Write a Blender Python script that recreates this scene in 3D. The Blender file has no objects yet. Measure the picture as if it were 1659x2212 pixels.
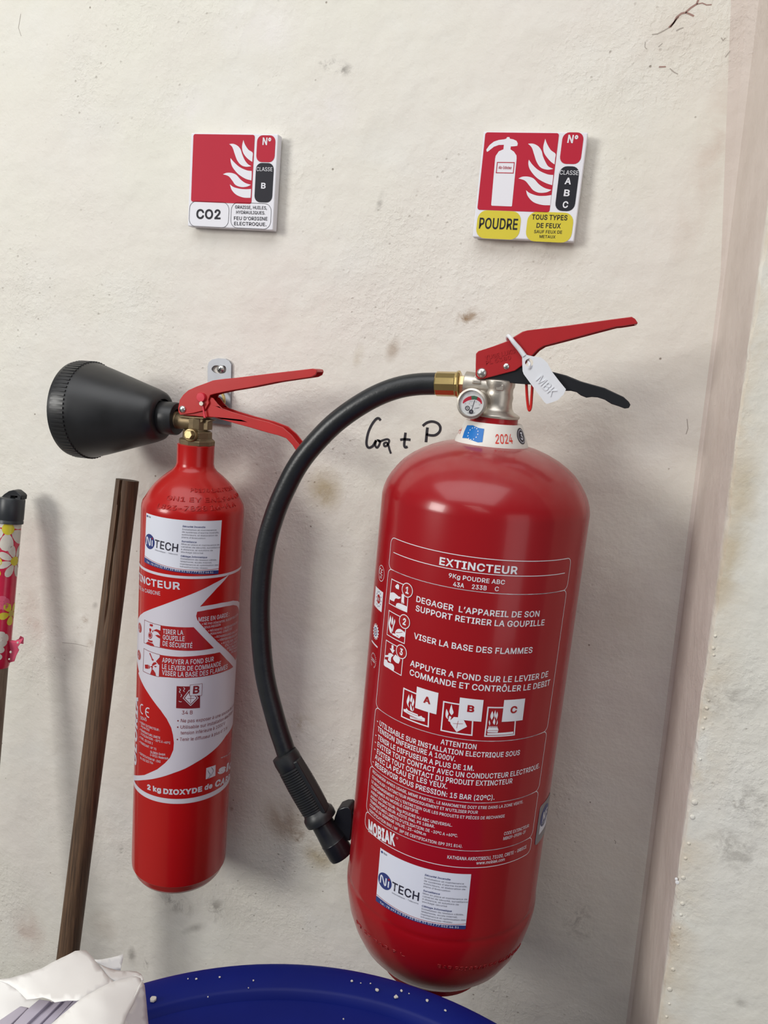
import bpy, bmesh, math, random
import numpy as np
from mathutils import Vector, Matrix, noise
from mathutils.geometry import tessellate_polygon, delaunay_2d_cdt

random.seed(7)
SC = bpy.context.scene
COL = SC.collection

# ------------------------------------------------------------------ camera
IW, IH, F = 1659.0, 2212.0, 1661.0
CX, CY = IW / 2, IH / 2
D = 0.77                                   # camera distance from the wall plane
CAM = Vector((0.0, -D, 1.40))
AX_X = Vector((0.95744965, 0.13735266, -0.25381964))   # world axes seen in image axes (right, down, forward)
AX_Y = Vector((0.27477281, -0.16487456, 0.9472678))
AX_Z = Vector((0.08826135, -0.97670396, -0.19559986))

cam_data = bpy.data.cameras.new('camera')
cam = bpy.data.objects.new('camera', cam_data)
COL.objects.link(cam)
cam_data.sensor_fit = 'VERTICAL'
cam_data.sensor_height = 36.0
cam_data.lens = 36.0 * F / IH
cam_data.clip_start = 0.01
right = Vector((AX_X[0], AX_Y[0], AX_Z[0]))
down = Vector((AX_X[1], AX_Y[1], AX_Z[1]))
fwd = Vector((AX_X[2], AX_Y[2], AX_Z[2]))
cam.matrix_world = Matrix.Translation(CAM) @ Matrix((right, -down, -fwd)).transposed().to_4x4()
SC.camera = cam

# ------------------------------------------------------------------ world, lights, exposure
SC.view_settings.view_transform = 'Standard'
SC.view_settings.look = 'None'
SC.view_settings.gamma = 1.0
SC.view_settings.use_curve_mapping = False
SC.view_settings.exposure = -0.05

W = bpy.data.worlds.new('room_ambient')
SC.world = W
W.use_nodes = True
bg = W.node_tree.nodes['Background']
bg.inputs['Color'].default_value = (0.98, 0.97, 1.0, 1)
bg.inputs['Strength'].default_value = 0.19


def area(name, loc, target, sx, sy, power, col=(1, 1, 1)):
    d = bpy.data.lights.new(name, 'AREA')
    d.shape = 'RECTANGLE'
    d.size, d.size_y = sx, sy
    d.energy = power
    d.color = col
    o = bpy.data.objects.new(name, d)
    COL.objects.link(o)
    o.location = loc
    o.rotation_euler = (Vector(target) - Vector(loc)).to_track_quat('-Z', 'Y').to_euler()
    return o


area('window_light_left', (-2.35, -2.5, 2.05), (-0.2, 0, 1.45), 1.0, 1.0, 61, (1.0, 0.98, 0.935))
area('roof_light', (-0.5, -1.35, 2.85), (-0.5, -1.35, 0), 2.2, 1.5, 30, (0.98, 0.99, 1.0))
area('window_light_right', (2.1, -2.3, 1.5), (0.0, 0, 1.2), 1.3, 1.8, 8, (1.0, 0.98, 0.97))
for k in range(3):
    area('ceiling_tube_light', (-0.30 + 0.34 * k, -2.9 - 0.45 * k, 2.9), (-0.30 + 0.34 * k, -2.9 - 0.45 * k, 0), 0.9, 0.06, 3, (1.0, 0.98, 0.94))


# ------------------------------------------------------------------ helpers
def ray(px, py):
    v = Vector((px - CX, py - CY, F))
    return Vector((AX_X.dot(v), AX_Y.dot(v), AX_Z.dot(v)))


def unp(px, py, y):
    w = ray(px, py)
    return CAM + w * ((y + D) / w.y)


def unpz(px, py, z):
    w = ray(px, py)
    return CAM + w * ((z - CAM.z) / w.z)


def proj(P):
    d = Vector(P) - CAM
    v = AX_X * d.x + AX_Y * d.y + AX_Z * d.z
    return CX + F * v.x / v.z, CY + F * v.y / v.z


def Z(x0, y0, s):
    """points measured in an enlarged view -> photograph pixels"""
    return lambda *pts: [(x0 + x * s, y0 + y * s) for x, y in pts]


def catmull(pts, n=6, closed=True):
    out = []
    m = len(pts)
    rng = range(m) if closed else range(m - 1)
    for i in rng:
        if closed:
            p = [pts[(i - 1) % m], pts[i], pts[(i + 1) % m], pts[(i + 2) % m]]
        else:
            p = [pts[max(i - 1, 0)], pts[i], pts[i + 1], pts[min(i + 2, m - 1)]]
        for k in range(n):
            t = k / n
            out.append(tuple(0.5 * (2 * b + (c - a) * t + (2 * a - 5 * b + 4 * c - d) * t * t + (3 * b - a - 3 * c + d) * t ** 3)
                             for a, b, c, d in zip(*p)))
    if not closed:
        out.append(tuple(pts[-1]))
    return out


def tag(o, label, cat, group=None):
    o['label'] = label
    o['category'] = cat
    if group:
        o['group'] = group
    return o


def thing(name, loc, label, cat, group=None):
    o = bpy.data.objects.new(name, None)
    COL.objects.link(o)
    o.location = loc
    o.empty_display_size = 0.02
    return tag(o, label, cat, group)


def setpar(o, parent):
    if parent is not None:
        o.parent = parent
        loc = Vector((0, 0, 0))
        p = parent
        while p is not None:
            loc += Vector(p.location)
            p = p.parent
        o.location = -loc          # every mesh is made in world coordinates; parents only ever translate


class MB:
    """collects geometry in world coordinates, links it as one mesh"""

    def __init__(self):
        self.v, self.f, self.m = [], [], []

    def add(self, verts, faces, mi=0):
        b = len(self.v)
        self.v += [tuple(p) for p in verts]
        self.f += [tuple(b + i for i in q) for q in faces]
        self.m += [mi] * len(faces)
        return self

    def lathe(self, prof, base, axis=(0, 0, 1), seg=48, mi=0, caps=True, ang=None):
        ax = Vector(axis).normalized()
        t = Vector((0, 0, 1)) if abs(ax.z) < 0.9 else Vector((1, 0, 0))
        e1 = ax.cross(t).normalized()
        e2 = ax.cross(e1)
        base = Vector(base)
        vs, fs = [], []
        for r, h in prof:
            for k in range(seg):
                a = 2 * math.pi * k / seg
                vs.append(base + ax * h + (e1 * math.cos(a) + e2 * math.sin(a)) * r)
        n = len(prof)
        for i in range(n - 1):
            for k in range(seg):
                k2 = (k + 1) % seg
                fs.append((i * seg + k, (i + 1) * seg + k, (i + 1) * seg + k2, i * seg + k2))
        if caps:
            fs.append(tuple(range(seg)))
            fs.append(tuple((n - 1) * seg + k for k in reversed(range(seg))))
        return self.add(vs, fs, mi)

    def cyl(self, a, b, r, seg=24, mi=0, r2=None):
        a, b = Vector(a), Vector(b)
        L = (b - a).length
        return self.lathe([(r, 0), (r if r2 is None else r2, L)], a, b - a, seg, mi)

    def tube(self, path, r, seg=16, mi=0, caps=True):
        path = [Vector(p) for p in path]
        n = len(path)
        rr = r if callable(r) else (lambda t: r)
        vs, fs = [], []
        up = None
        for i, p in enumerate(path):
            d = (path[min(i + 1, n - 1)] - path[max(i - 1, 0)]).normalized()
            if up is None:
                up = d.cross(Vector((0, 1, 0)))
                if up.length < 0.1:
                    up = d.cross(Vector((1, 0, 0)))
            up = (up - d * up.dot(d)).normalized()
            sd = d.cross(up)
            for k in range(seg):
                a = 2 * math.pi * k / seg
                vs.append(p + (up * math.cos(a) + sd * math.sin(a)) * rr(i / (n - 1)))
        for i in range(n - 1):
            for k in range(seg):
                k2 = (k + 1) % seg
                fs.append((i * seg + k, (i + 1) * seg + k, (i + 1) * seg + k2, i * seg + k2))
        if caps:
            fs.append(tuple(range(seg)))
            fs.append(tuple((n - 1) * seg + k for k in reversed(range(seg))))
        return self.add(vs, fs, mi)

    def prism(self, pts, off, mi=0):
        """closed 3D outline swept along off"""
        off = Vector(off)
        pts = [Vector(p) for p in pts]
        n = len(pts)
        vs = pts + [p + off for p in pts]
        tris = tessellate_polygon([pts])
        fs = [tuple(t) for t in tris] + [tuple(n + i for i in reversed(t)) for t in tris]
        fs += [(i, (i + 1) % n, n + (i + 1) % n, n + i) for i in range(n)]
        return self.add(vs, fs, mi)

    def box(self, c, s, mi=0, rot=None):
        c = Vector(c)
        vs = []
        for x in (-1, 1):
            for y in (-1, 1):
                for z in (-1, 1):
                    p = Vector((x * s[0] / 2, y * s[1] / 2, z * s[2] / 2))
                    if rot is not None:
                        p = rot @ p
                    vs.append(c + p)
        fs = [(0, 1, 3, 2), (4, 6, 7, 5), (0, 4, 5, 1), (2, 3, 7, 6), (0, 2, 6, 4), (1, 5, 7, 3)]
        return self.add(vs, fs, mi)

    def obj(self, name, mats, parent=None, smooth=35, bevel=0, label=None, fix=True):
        me = bpy.data.meshes.new(name)
        me.from_pydata([Vector(p) for p in self.v], [], self.f)
        if not isinstance(mats, (list, tuple)):
            mats = [mats]
        for m in mats:
            me.materials.append(m)
        if len(mats) > 1:
            me.polygons.foreach_set('material_index', self.m)
        me.validate()
        if fix:
            bm = bmesh.new()
            bm.from_mesh(me)
            bmesh.ops.recalc_face_normals(bm, faces=bm.faces)
            bm.to_mesh(me)
            bm.free()
        me.update()
        if smooth:
            me.shade_smooth()
            me.set_sharp_from_angle(angle=math.radians(smooth))
        o = bpy.data.objects.new(name, me)
        COL.objects.link(o)
        setpar(o, parent)
        if bevel:
            b = o.modifiers.new('bevel', 'BEVEL')
            b.width = bevel
            b.segments = 2
            b.limit_method = 'ANGLE'
            b.angle_limit = math.radians(40)
        if label:
            o['label'] = label
        return o


# ------------------------------------------------------------------ materials
def pmat(name, col, rough=0.5, metal=0.0, coat=0.0, vary=0.0, vscale=30, bump=0.0, bscale=80, bdist=0.0005, rvary=0.0, dust=0.0,
         dustcol=(0.45, 0.40, 0.36), spec=0.5, stretch=None, trans=0.0, sub=0.0):
    m = bpy.data.materials.new(name)
    m.use_nodes = True
    nt = m.node_tree
    b = nt.nodes['Principled BSDF']
    b.inputs['Base Color'].default_value = (*col, 1)
    b.inputs['Roughness'].default_value = rough
    b.inputs['Metallic'].default_value = metal
    b.inputs['Coat Weight'].default_value = coat
    b.inputs['Coat Roughness'].default_value = 0.06
    b.inputs['Specular IOR Level'].default_value = spec
    if sub:
        b.inputs['Subsurface Weight'].default_value = sub
        b.inputs['Subsurface Radius'].default_value = (0.004, 0.004, 0.004)
    tc = nt.nodes.new('ShaderNodeTexCoord')
    vec = tc.outputs['Object']
    if stretch:
        mp = nt.nodes.new('ShaderNodeMapping')
        mp.inputs['Scale'].default_value = stretch
        nt.links.new(vec, mp.inputs['Vector'])
        vec = mp.outputs['Vector']
    n1 = nt.nodes.new('ShaderNodeTexNoise')
    n1.inputs['Scale'].default_value = vscale
    n1.inputs['Detail'].default_value = 6
    nt.links.new(vec, n1.inputs['Vector'])
    colout = None
    if vary:
        mx = nt.nodes.new('ShaderNodeMix')
        mx.data_type = 'RGBA'
        mx.inputs['A'].default_value = (*[c * (1 - vary) for c in col], 1)
        mx.inputs['B'].default_value = (*[min(1, c * (1 + vary)) for c in col], 1)
        nt.links.new(n1.outputs['Fac'], mx.inputs['Factor'])
        colout = mx.outputs['Result']
    if dust:
        ge = nt.nodes.new('ShaderNodeNewGeometry')
        sp = nt.nodes.new('ShaderNodeSeparateXYZ')
        nt.links.new(ge.outputs['Normal'], sp.inputs[0])
        mr = nt.nodes.new('ShaderNodeMapRange')
        mr.inputs['From Min'].default_value = 0.35
        mr.inputs['From Max'].default_value = 1.0
        mr.inputs['To Max'].default_value = dust
        nt.links.new(sp.outputs['Z'], mr.inputs['Value'])
        n2 = nt.nodes.new('ShaderNodeTexNoise')
        n2.inputs['Scale'].default_value = 60
        n2.inputs['Detail'].default_value = 8
        nt.links.new(tc.outputs['Object'], n2.inputs['Vector'])
        mu = nt.nodes.new('ShaderNodeMath')
        mu.operation = 'MULTIPLY'
        nt.links.new(mr.outputs[0], mu.inputs[0])
        nt.links.new(n2.outputs['Fac'], mu.inputs[1])
        mx = nt.nodes.new('ShaderNodeMix')
        mx.data_type = 'RGBA'
        mx.inputs['A'].default_value = (*col, 1)
        if colout:
            nt.links.new(colout, mx.inputs['A'])
        mx.inputs['B'].default_value = (*dustcol, 1)
        nt.links.new(mu.outputs[0], mx.inputs['Factor'])
        colout = mx.outputs['Result']
    if colout:
        nt.links.new(colout, b.inputs['Base Color'])
    if rvary:
        mr = nt.nodes.new('ShaderNodeMapRange')
        mr.inputs['To Min'].default_value = max(0.02, rough - rvary)
        mr.inputs['To Max'].default_value = rough + rvary
        nt.links.new(n1.outputs['Fac'], mr.inputs['Value'])
        nt.links.new(mr.outputs[0], b.inputs['Roughness'])
    if bump:
        n3 = nt.nodes.new('ShaderNodeTexNoise')
        n3.inputs['Scale'].default_value = bscale
        n3.inputs['Detail'].default_value = 5
        nt.links.new(vec, n3.inputs['Vector'])
        bp = nt.nodes.new('ShaderNodeBump')
        bp.inputs['Strength'].default_value = bump
        bp.inputs['Distance'].default_value = bdist
        nt.links.new(n3.outputs['Fac'], bp.inputs['Height'])
        nt.links.new(bp.outputs['Normal'], b.inputs['Normal'])
    return m


RED_BIG = pmat('deep_red_enamel', (0.31, 0.0045, 0.009), 0.22, 0, 0.15, 0.06, 12, 0.05, 30, 0.0006, spec=0.38, dust=0.35, dustcol=(0.42, 0.24, 0.23))
RED_SMALL = pmat('bright_red_enamel', (0.42, 0.0065, 0.006), 0.24, 0, 0.12, 0.06, 12, 0.05, 30, 0.0006, spec=0.35, dust=0.2, dustcol=(0.5, 0.26, 0.22))
RED_LEVER = pmat('red_lever_coating', (0.40, 0.012, 0.016), 0.36, 0, 0.1, 0.10, 50, 0.08, 150, 0.0003, dust=0.25, dustcol=(0.4, 0.2, 0.2))
RED_LEVER2 = pmat('scarlet_lever_coating', (0.47, 0.012, 0.012), 0.36, 0, 0.1, 0.10, 50, 0.08, 150, 0.0003, dust=0.25, dustcol=(0.45, 0.22, 0.2))
RED_PLASTIC = pmat('red_seal_plastic', (0.55, 0.016, 0.012), 0.35, 0, 0, 0.08, 60, sub=0.1)
PINKRED_PLASTIC = pmat('pink_red_seal_plastic', (0.62, 0.02, 0.045), 0.4, 0, 0, 0.05, 60)
PRINT_WHITE = pmat('white_print', (0.78, 0.78, 0.82), 0.35, 0, 0.2, 0.03, 60)
PRINT_LILAC = pmat('lilac_white_print', (0.60, 0.575, 0.64), 0.38, 0, 0.1, 0.03, 60)
PRINT_RED = pmat('red_print', (0.36, 0.009, 0.010), 0.30, 0, 0.3, 0.04, 60)
PRINT_DARKRED = pmat('dark_red_print', (0.20, 0.008, 0.010), 0.35)
PRINT_NAVY = pmat('navy_print', (0.030, 0.045, 0.18), 0.35)
PRINT_BLUE = pmat('blue_print', (0.006, 0.16, 0.52), 0.35, 0, 0, 0.1, 90)
PRINT_INK = pmat('dark_ink_print', (0.022, 0.02, 0.035), 0.4)
PRINT_GREY = pmat('grey_print', (0.16, 0.16, 0.20), 0.4)
PRINT_ORANGE = pmat('orange_red_print', (0.68, 0.04, 0.02), 0.4)
STICKER = pmat('sticker_paper', (0.71, 0.73, 0.81), 0.35, 0, 0.1, 0.03, 40)
SIGN_WHITE = pmat('white_sign_board', (0.78, 0.78, 0.83), 0.55, 0, 0, 0.02, 30, spec=0.18)
SIGN_RED = pmat('crimson_sign_print', (0.47, 0.018, 0.042), 0.55, 0, 0, 0.05, 25, spec=0.18)
SIGN_BLACK = pmat('black_sign_print', (0.022, 0.022, 0.030), 0.55, spec=0.18)
SIGN_YELLOW = pmat('yellow_sign_print', (0.66, 0.56, 0.055), 0.55, 0, 0, 0.05, 25, spec=0.18)
RUBBER = pmat('black_rubber', (0.012, 0.014, 0.016), 0.42, 0, 0, 0.5, 60, 0.25, 260, 0.0004, dust=0.14, dustcol=(0.14, 0.12, 0.10))
HOSE_M = pmat('braided_hose_rubber', (0.012, 0.014, 0.016), 0.36, 0, 0, 0.4, 120, 0.3, 420, 0.0005, dust=0.07, dustcol=(0.12, 0.11, 0.10))
HORN_M = pmat('black_horn_plastic', (0.013, 0.014, 0.016), 0.40, 0, 0, 0.7, 35, 0.15, 120, 0.0004, dust=0.16, dustcol=(0.16, 0.14, 0.12), rvary=0.12)
BLACK_PL = pmat('black_plastic', (0.010, 0.011, 0.014), 0.33, 0, 0, 0.3, 60, 0.08, 120, 0.0003)
CAP_M = pmat('charcoal_cap_plastic', (0.022, 0.026, 0.031), 0.42, 0, 0, 0.3, 60, 0.08, 120, 0.0003)
BRASS = pmat('dull_cast_brass', (0.215, 0.160, 0.092), 0.5, 0.75, 0, 0.35, 120, 0.35, 260, 0.0004)
BRASS_BRIGHT = pmat('polished_brass', (0.62, 0.47, 0.20), 0.22, 1.0, 0, 0.15, 60)
NICKEL = pmat('cast_nickel', (0.56, 0.52, 0.46), 0.36, 0.9, 0, 0.12, 120, 0.30, 380, 0.0003)
STEEL = pmat('zinc_steel', (0.36, 0.37, 0.40), 0.48, 0.7, 0, 0.15, 80, 0.06, 200, 0.0002)
RIVET_M = pmat('bright_rivet_steel', (0.72, 0.71, 0.69), 0.25, 1.0)
TAG_M = pmat('milky_white_plastic', (0.74, 0.76, 0.80), 0.38, 0, 0, 0.03, 60, 0.08, 90, 0.0003, sub=0.15)
COLLAR_M = pmat('grimy_white_plastic', (0.75, 0.73, 0.68), 0.42, 0, 0, 0.05, 90, dust=0.5, dustcol=(0.33, 0.28, 0.23))
GAUGE_WHITE = pmat('gauge_dial_white', (0.70, 0.71, 0.72), 0.4)
GREEN = pmat('green_print', (0.015, 0.10, 0.045), 0.4)
GLASS = pmat('gauge_glass', (1, 1, 1), 0.03)
_g = GLASS.node_tree.nodes['Principled BSDF']
_g.inputs['Transmission Weight'].default_value = 1.0
_g.inputs['IOR'].default_value = 1.12
BLUE_DRUM = pmat('blue_drum_plastic', (0.004, 0.011, 0.15), 0.42, 0, 0, 0.10, 25, 0.10, 60, 0.0006, spec=0.16)
PAPER = pmat('crumpled_white_paper', (0.86, 0.845, 0.815), 0.75, 0, 0, 0.03, 25, 0.2, 40, 0.0015)
BAR_M = pmat('lilac_grey_plastic', (0.44, 0.40, 0.47), 0.45, 0, 0, 0.04, 40)
PLATE_M = pmat('grey_maker_plate', (0.24, 0.23, 0.24), 0.4, 0.2)
FLORAL_RED = pmat('red_floral_film', (0.48, 0.012, 0.05), 0.22, 0, 0.2, 0.25, 60, 0.25, 90, 0.0006)
FLORAL_WHITE = pmat('white_floral_print', (0.55, 0.52, 0.46), 0.3, 0, 0, 0.15, 120)
FLORAL_YELLOW = pmat('yellow_floral_print', (0.55, 0.47, 0.03), 0.3, 0, 0, 0.1, 120)
FLORAL_GOLD = pmat('olive_floral_print', (0.42, 0.32, 0.05), 0.3)
FLORAL_PINK = pmat('pink_floral_print', (0.60, 0.09, 0.16), 0.3)
MARKER = pmat('black_marker_ink', (0.016, 0.013, 0.020), 0.6)
CRACK = pmat('reddish_crack_dirt', (0.34, 0.21, 0.18), 0.9)  # flat reddish tone of the crack strips
CRACK_GREY = pmat('grey_crack_dirt', (0.40, 0.36, 0.32), 0.9)
CHIP = pmat('pale_paint_chip', (0.62, 0.58, 0.52), 0.8)
FLOOR_M = pmat('grey_cement_floor', (0.20, 0.185, 0.165), 0.7, 0, 0, 0.2, 6, 0.3, 40, 0.003)


def wood_mat(name, dark, light):
    m = bpy.data.materials.new(name)
    m.use_nodes = True
    nt = m.node_tree
    b = nt.nodes['Principled BSDF']
    tc = nt.nodes.new('ShaderNodeTexCoord')
    mp = nt.nodes.new('ShaderNodeMapping')
    mp.inputs['Scale'].default_value = (160, 160, 5)
    nt.links.new(tc.outputs['Generated'], mp.inputs['Vector'])
    mp.inputs['Scale'].default_value = (22, 14, 7)
    n = nt.nodes.new('ShaderNodeTexNoise')
    n.inputs['Scale'].default_value = 1.6
    n.inputs['Detail'].default_value = 9
    n.inputs['Roughness'].default_value = 0.7
    nt.links.new(mp.outputs[0], n.inputs['Vector'])
    cr = nt.nodes.new('ShaderNodeValToRGB')
    cr.color_ramp.elements[0].position = 0.33
    cr.color_ramp.elements[0].color = (*dark, 1)
    cr.color_ramp.elements[1].position = 0.70
    cr.color_ramp.elements[1].color = (*light, 1)
    nt.links.new(n.outputs['Fac'], cr.inputs['Fac'])
    nt.links.new(cr.outputs['Color'], b.inputs['Base Color'])
    b.inputs['Roughness'].default_value = 0.6
    bp = nt.nodes.new('ShaderNodeBump')
    bp.inputs['Strength'].default_value = 0.4
    bp.inputs['Distance'].default_value = 0.001
    nt.links.new(n.outputs['Fac'], bp.inputs['Height'])
    nt.links.new(bp.outputs['Normal'], b.inputs['Normal'])
    return m


WOOD = wood_mat('weathered_brown_wood', (0.035, 0.018, 0.009), (0.17, 0.095, 0.05))
WOOD_POLE = wood_mat('dull_pole_wood', (0.09, 0.06, 0.04), (0.22, 0.16, 0.11))


def wall_mat(name, base, alt, third, stains, bumpy=1.0, edge=None):
    """plaster: cream paint, blotches, grit, dents, stains and painted shade that sit at their own places on the wall"""
    m = bpy.data.materials.new(name)
    m.use_nodes = True
    nt = m.node_tree
    L = nt.links.new
    b = nt.nodes['Principled BSDF']
    b.inputs['Roughness'].default_value = 0.62
    b.inputs['Specular IOR Level'].default_value = 0.3
    tc = nt.nodes.new('ShaderNodeTexCoord')
    P = tc.outputs['Object']

    def noi(scale, detail=5, rough=0.55, dist=0.0):
        n = nt.nodes.new('ShaderNodeTexNoise')
        n.inputs['Scale'].default_value = scale
        n.inputs['Detail'].default_value = detail
        n.inputs['Roughness'].default_value = rough
        n.inputs['Distortion'].default_value = dist
        L(P, n.inputs['Vector'])
        return n.outputs['Fac']

    def mrange(v, a, c, lo=0.0, hi=1.0):
        r = nt.nodes.new('ShaderNodeMapRange')
        r.inputs['From Min'].default_value = a
        r.inputs['From Max'].default_value = c
        r.inputs['To Min'].default_value = lo
        r.inputs['To Max'].default_value = hi
        L(v, r.inputs['Value'])
        return r.outputs[0]

    def math_(op, a, c):
        n = nt.nodes.new('ShaderNodeMath')
        n.operation = op
        for i, q in enumerate((a, c)):
            if isinstance(q, (int, float)):
                n.inputs[i].default_value = q
            else:
                L(q, n.inputs[i])
        return n.outputs[0]

    def mix(f, a, c):
        n = nt.nodes.new('ShaderNodeMix')
        n.data_type = 'RGBA'
        for key, q in (('A', a), ('B', c)):
            if isinstance(q, tuple):
                n.inputs[key].default_value = (*q, 1)
            else:
                L(q, n.inputs[key])
        if isinstance(f, (int, float)):
            n.inputs['Factor'].default_value = f
        else:
            L(f, n.inputs['Factor'])
        return n.outputs['Result']

    c = mix(mrange(noi(3.2, 4, 0.5), 0.38, 0.66), base, alt)
    c = mix(mrange(noi(9.0, 5, 0.6, 0.4), 0.48, 0.72, 0, 0.6), c, third)
    fine = noi(140, 4, 0.6)
    c = mix(mrange(fine, 0.60, 0.85, 0, 0.18), c, (0.42, 0.35, 0.29))
    # grit specks, only some cells hold one
    vo = nt.nodes.new('ShaderNodeTexVoronoi')
    vo.inputs['Scale'].default_value = 42
    L(P, vo.inputs['Vector'])
    sepc = nt.nodes.new('ShaderNodeSeparateColor')
    L(vo.outputs['Color'], sepc.inputs[0])
    spk = math_('MULTIPLY', mrange(vo.outputs['Distance'], 0.025, 0.055, 1, 0), mrange(sepc.outputs[0], 0.72, 0.78))
    c = mix(math_('MULTIPLY', spk, 0.7), c, (0.22, 0.16, 0.12))
    vo2 = nt.nodes.new('ShaderNodeTexVoronoi')
    vo2.inputs['Scale'].default_value = 95
    L(P, vo2.inputs['Vector'])
    sepc2 = nt.nodes.new('ShaderNodeSeparateColor')
    L(vo2.outputs['Color'], sepc2.inputs[0])
    patchy = mrange(noi(5.0, 3), 0.45, 0.65)
    spk2 = math_('MULTIPLY', math_('MULTIPLY', mrange(vo2.outputs['Distance'], 0.06, 0.15, 1, 0), mrange(sepc2.outputs[1], 0.60, 0.70)), patchy)
    c = mix(math_('MULTIPLY', spk2, 0.5), c, (0.30, 0.25, 0.20))
    ns = noi(55, 8, 0.75, 0.6)
    ns_soft = noi(24, 5, 0.6, 0.5)
    for (px, py, rx, rz, rot, col, st, kind) in stains:
        p = unp(px, py, 0.0 if name.startswith('back') else -PIL)
        mp = nt.nodes.new('ShaderNodeMapping')
        mp.vector_type = 'TEXTURE'
        mp.inputs['Location'].default_value = (p.x, p.y, p.z)
        mp.inputs['Rotation'].default_value = (0, math.radians(rot), 0)
        mp.inputs['Scale'].default_value = (rx * 0.00048, 1, rz * 0.00048)
        L(P, mp.inputs['Vector'])
        ln = nt.nodes.new('ShaderNodeVectorMath')
        ln.operation = 'LENGTH'
        L(mp.outputs[0], ln.inputs[0])
        f = mrange(ln.outputs['Value'], 0.25, 1.0, 1, 0)
        f = math_('MULTIPLY', f, mrange(ns if kind == 'grit' else ns_soft, *((0.47, 0.62) if kind == 'grit' else (0.30, 0.62))))
        c = mix(math_('MULTIPLY', f, min(0.95, st * 1.45)), c, col)
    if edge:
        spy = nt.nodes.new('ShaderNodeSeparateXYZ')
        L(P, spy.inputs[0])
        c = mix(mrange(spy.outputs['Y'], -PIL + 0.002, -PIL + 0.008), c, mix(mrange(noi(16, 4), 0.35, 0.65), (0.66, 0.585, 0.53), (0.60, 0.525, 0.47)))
        f = edge(nt, P, mrange, math_, ns_soft)
        c = mix(f, c, (0.62, 0.52, 0.38))
    L(c, b.inputs['Base Color'])
    h = math_('ADD', math_('MULTIPLY', noi(7, 3, 0.5), 1.3), math_('MULTIPLY', noi(28, 4, 0.55), 0.32))
    h = math_('ADD', h, math_('MULTIPLY', mrange(noi(75, 5, 0.6), 0.3, 0.7), 0.11))
    h = math_('ADD', h, math_('MULTIPLY', math_('MULTIPLY', mrange(noi(190, 4, 0.6), 0.45, 0.75), patchy), 0.13))
    h = math_('SUBTRACT', h, math_('MULTIPLY', math_('ADD', spk, spk2), 0.12))
    bp = nt.nodes.new('ShaderNodeBump')
    bp.inputs['Strength'].default_value = 1.0
    bp.inputs['Distance'].default_value = 0.0042 * bumpy
    L(h, bp.inputs['Height'])
    L(bp.outputs['Normal'], b.inputs['Normal'])
    return m


# ------------------------------------------------------------------ the setting
PIL = 0.172                                                 # how far the pillar stands out of the wall
BR, GR, OL = (0.30, 0.20, 0.12), (0.30, 0.28, 0.25), (0.42, 0.34, 0.20)
PALE = (0.80, 0.77, 0.74)
stains_shade_back = [
    (728, 146, 45, 18, 12, GR, 0.75, 'grit'), (700, 138, 16, 8, 0, GR, 0.7, 'grit'),
    (1015, 688, 40, 24, -20, BR, 0.75, 'grit'), (1012, 686, 20, 10, -20, BR, 0.6, 'soft'),
    (848, 756, 18, 34, 15, BR, 0.45, 'soft'), (775, 768, 14, 30, 10, OL, 0.35, 'soft'),
    (820, 440, 8, 34, 10, GR, 0.4, 'grit'), (395, 235, 85, 60, 0, PALE, 0.8, 'soft'), (700, 240, 80, 70, 0, PALE, 0.7, 'soft'),
    (560, 60, 120, 60, 0, PALE, 0.5, 'soft'), (700, 1060, 55, 65, 0, OL, 0.5, 'soft'), (695, 1068, 32, 34, 0, OL, 0.5, 'grit'),
    (178, 1350, 14, 38, 25, BR, 0.6, 'grit'), (195, 1400, 15, 34, 10, BR, 0.4, 'grit'), (205, 1308, 9, 14, 25, GR, 0.6, 'soft'),
    (70, 1330, 40, 90, -10, (0.55, 0.42, 0.36), 0.4, 'soft'), (612, 1770, 70, 75, -30, BR, 0.42, 'soft'), (640, 1800, 60, 40, 20, BR, 0.4, 'grit'),
    (690, 1850, 55, 45, 10, OL, 0.5, 'soft'), (380, 1950, 70, 38, 15, GR, 0.55, 'grit'), (465, 1965, 40, 45, 0, GR, 0.5, 'grit'),
    (285, 2065, 18, 34, 0, GR, 0.85, 'soft'), (316, 2080, 10, 36, 5, GR, 0.8, 'grit'), (420, 2005, 50, 14, -35, GR, 0.5, 'soft'),
    (500, 1740, 8, 18, 0, BR, 0.8, 'grit'), (260, 1850, 10, 55, 8, GR, 0.5, 'grit'), (60, 2010, 70, 90, 0, (0.50, 0.36, 0.30), 0.35, 'soft'),  # last patch: the pole's pinkish-dark shadow put into the wall colour
    (535, 1185, 20, 10, 0, GR, 0.6, 'grit'), (1340, 1330, 80, 160, 5, (0.58, 0.53, 0.46), 0.35, 'soft'), (1460, 70, 90, 60, -35, (0.60, 0.52, 0.46), 0.3, 'soft'),
    (300, 1063, 22, 16, 0, GR, 0.7, 'grit'), (1545, 300, 40, 260, 8, (0.60, 0.50, 0.43), 0.5, 'soft'), (600, 640, 300, 160, 0, (0.72, 0.64, 0.60), 0.3, 'soft'),
    (220, 2000, 60, 60, 0, (0.52, 0.44, 0.37), 0.35, 'soft'), (1170, 2060, 160, 70, -20, (0.66, 0.64, 0.60), 0.4, 'soft'),
    (1000, 1000, 260, 60, 5, (0.60, 0.52, 0.44), 0.3, 'soft'), (640, 1560, 60, 30, 0, OL, 0.35, 'grit'), (1250, 1990, 45, 60, 0, GR, 0.5, 'grit'),
]
WALL_M = wall_mat('back_wall_plaster', (0.755, 0.738, 0.655), (0.745, 0.700, 0.650), (0.775, 0.765, 0.72), stains_shade_back)


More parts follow.
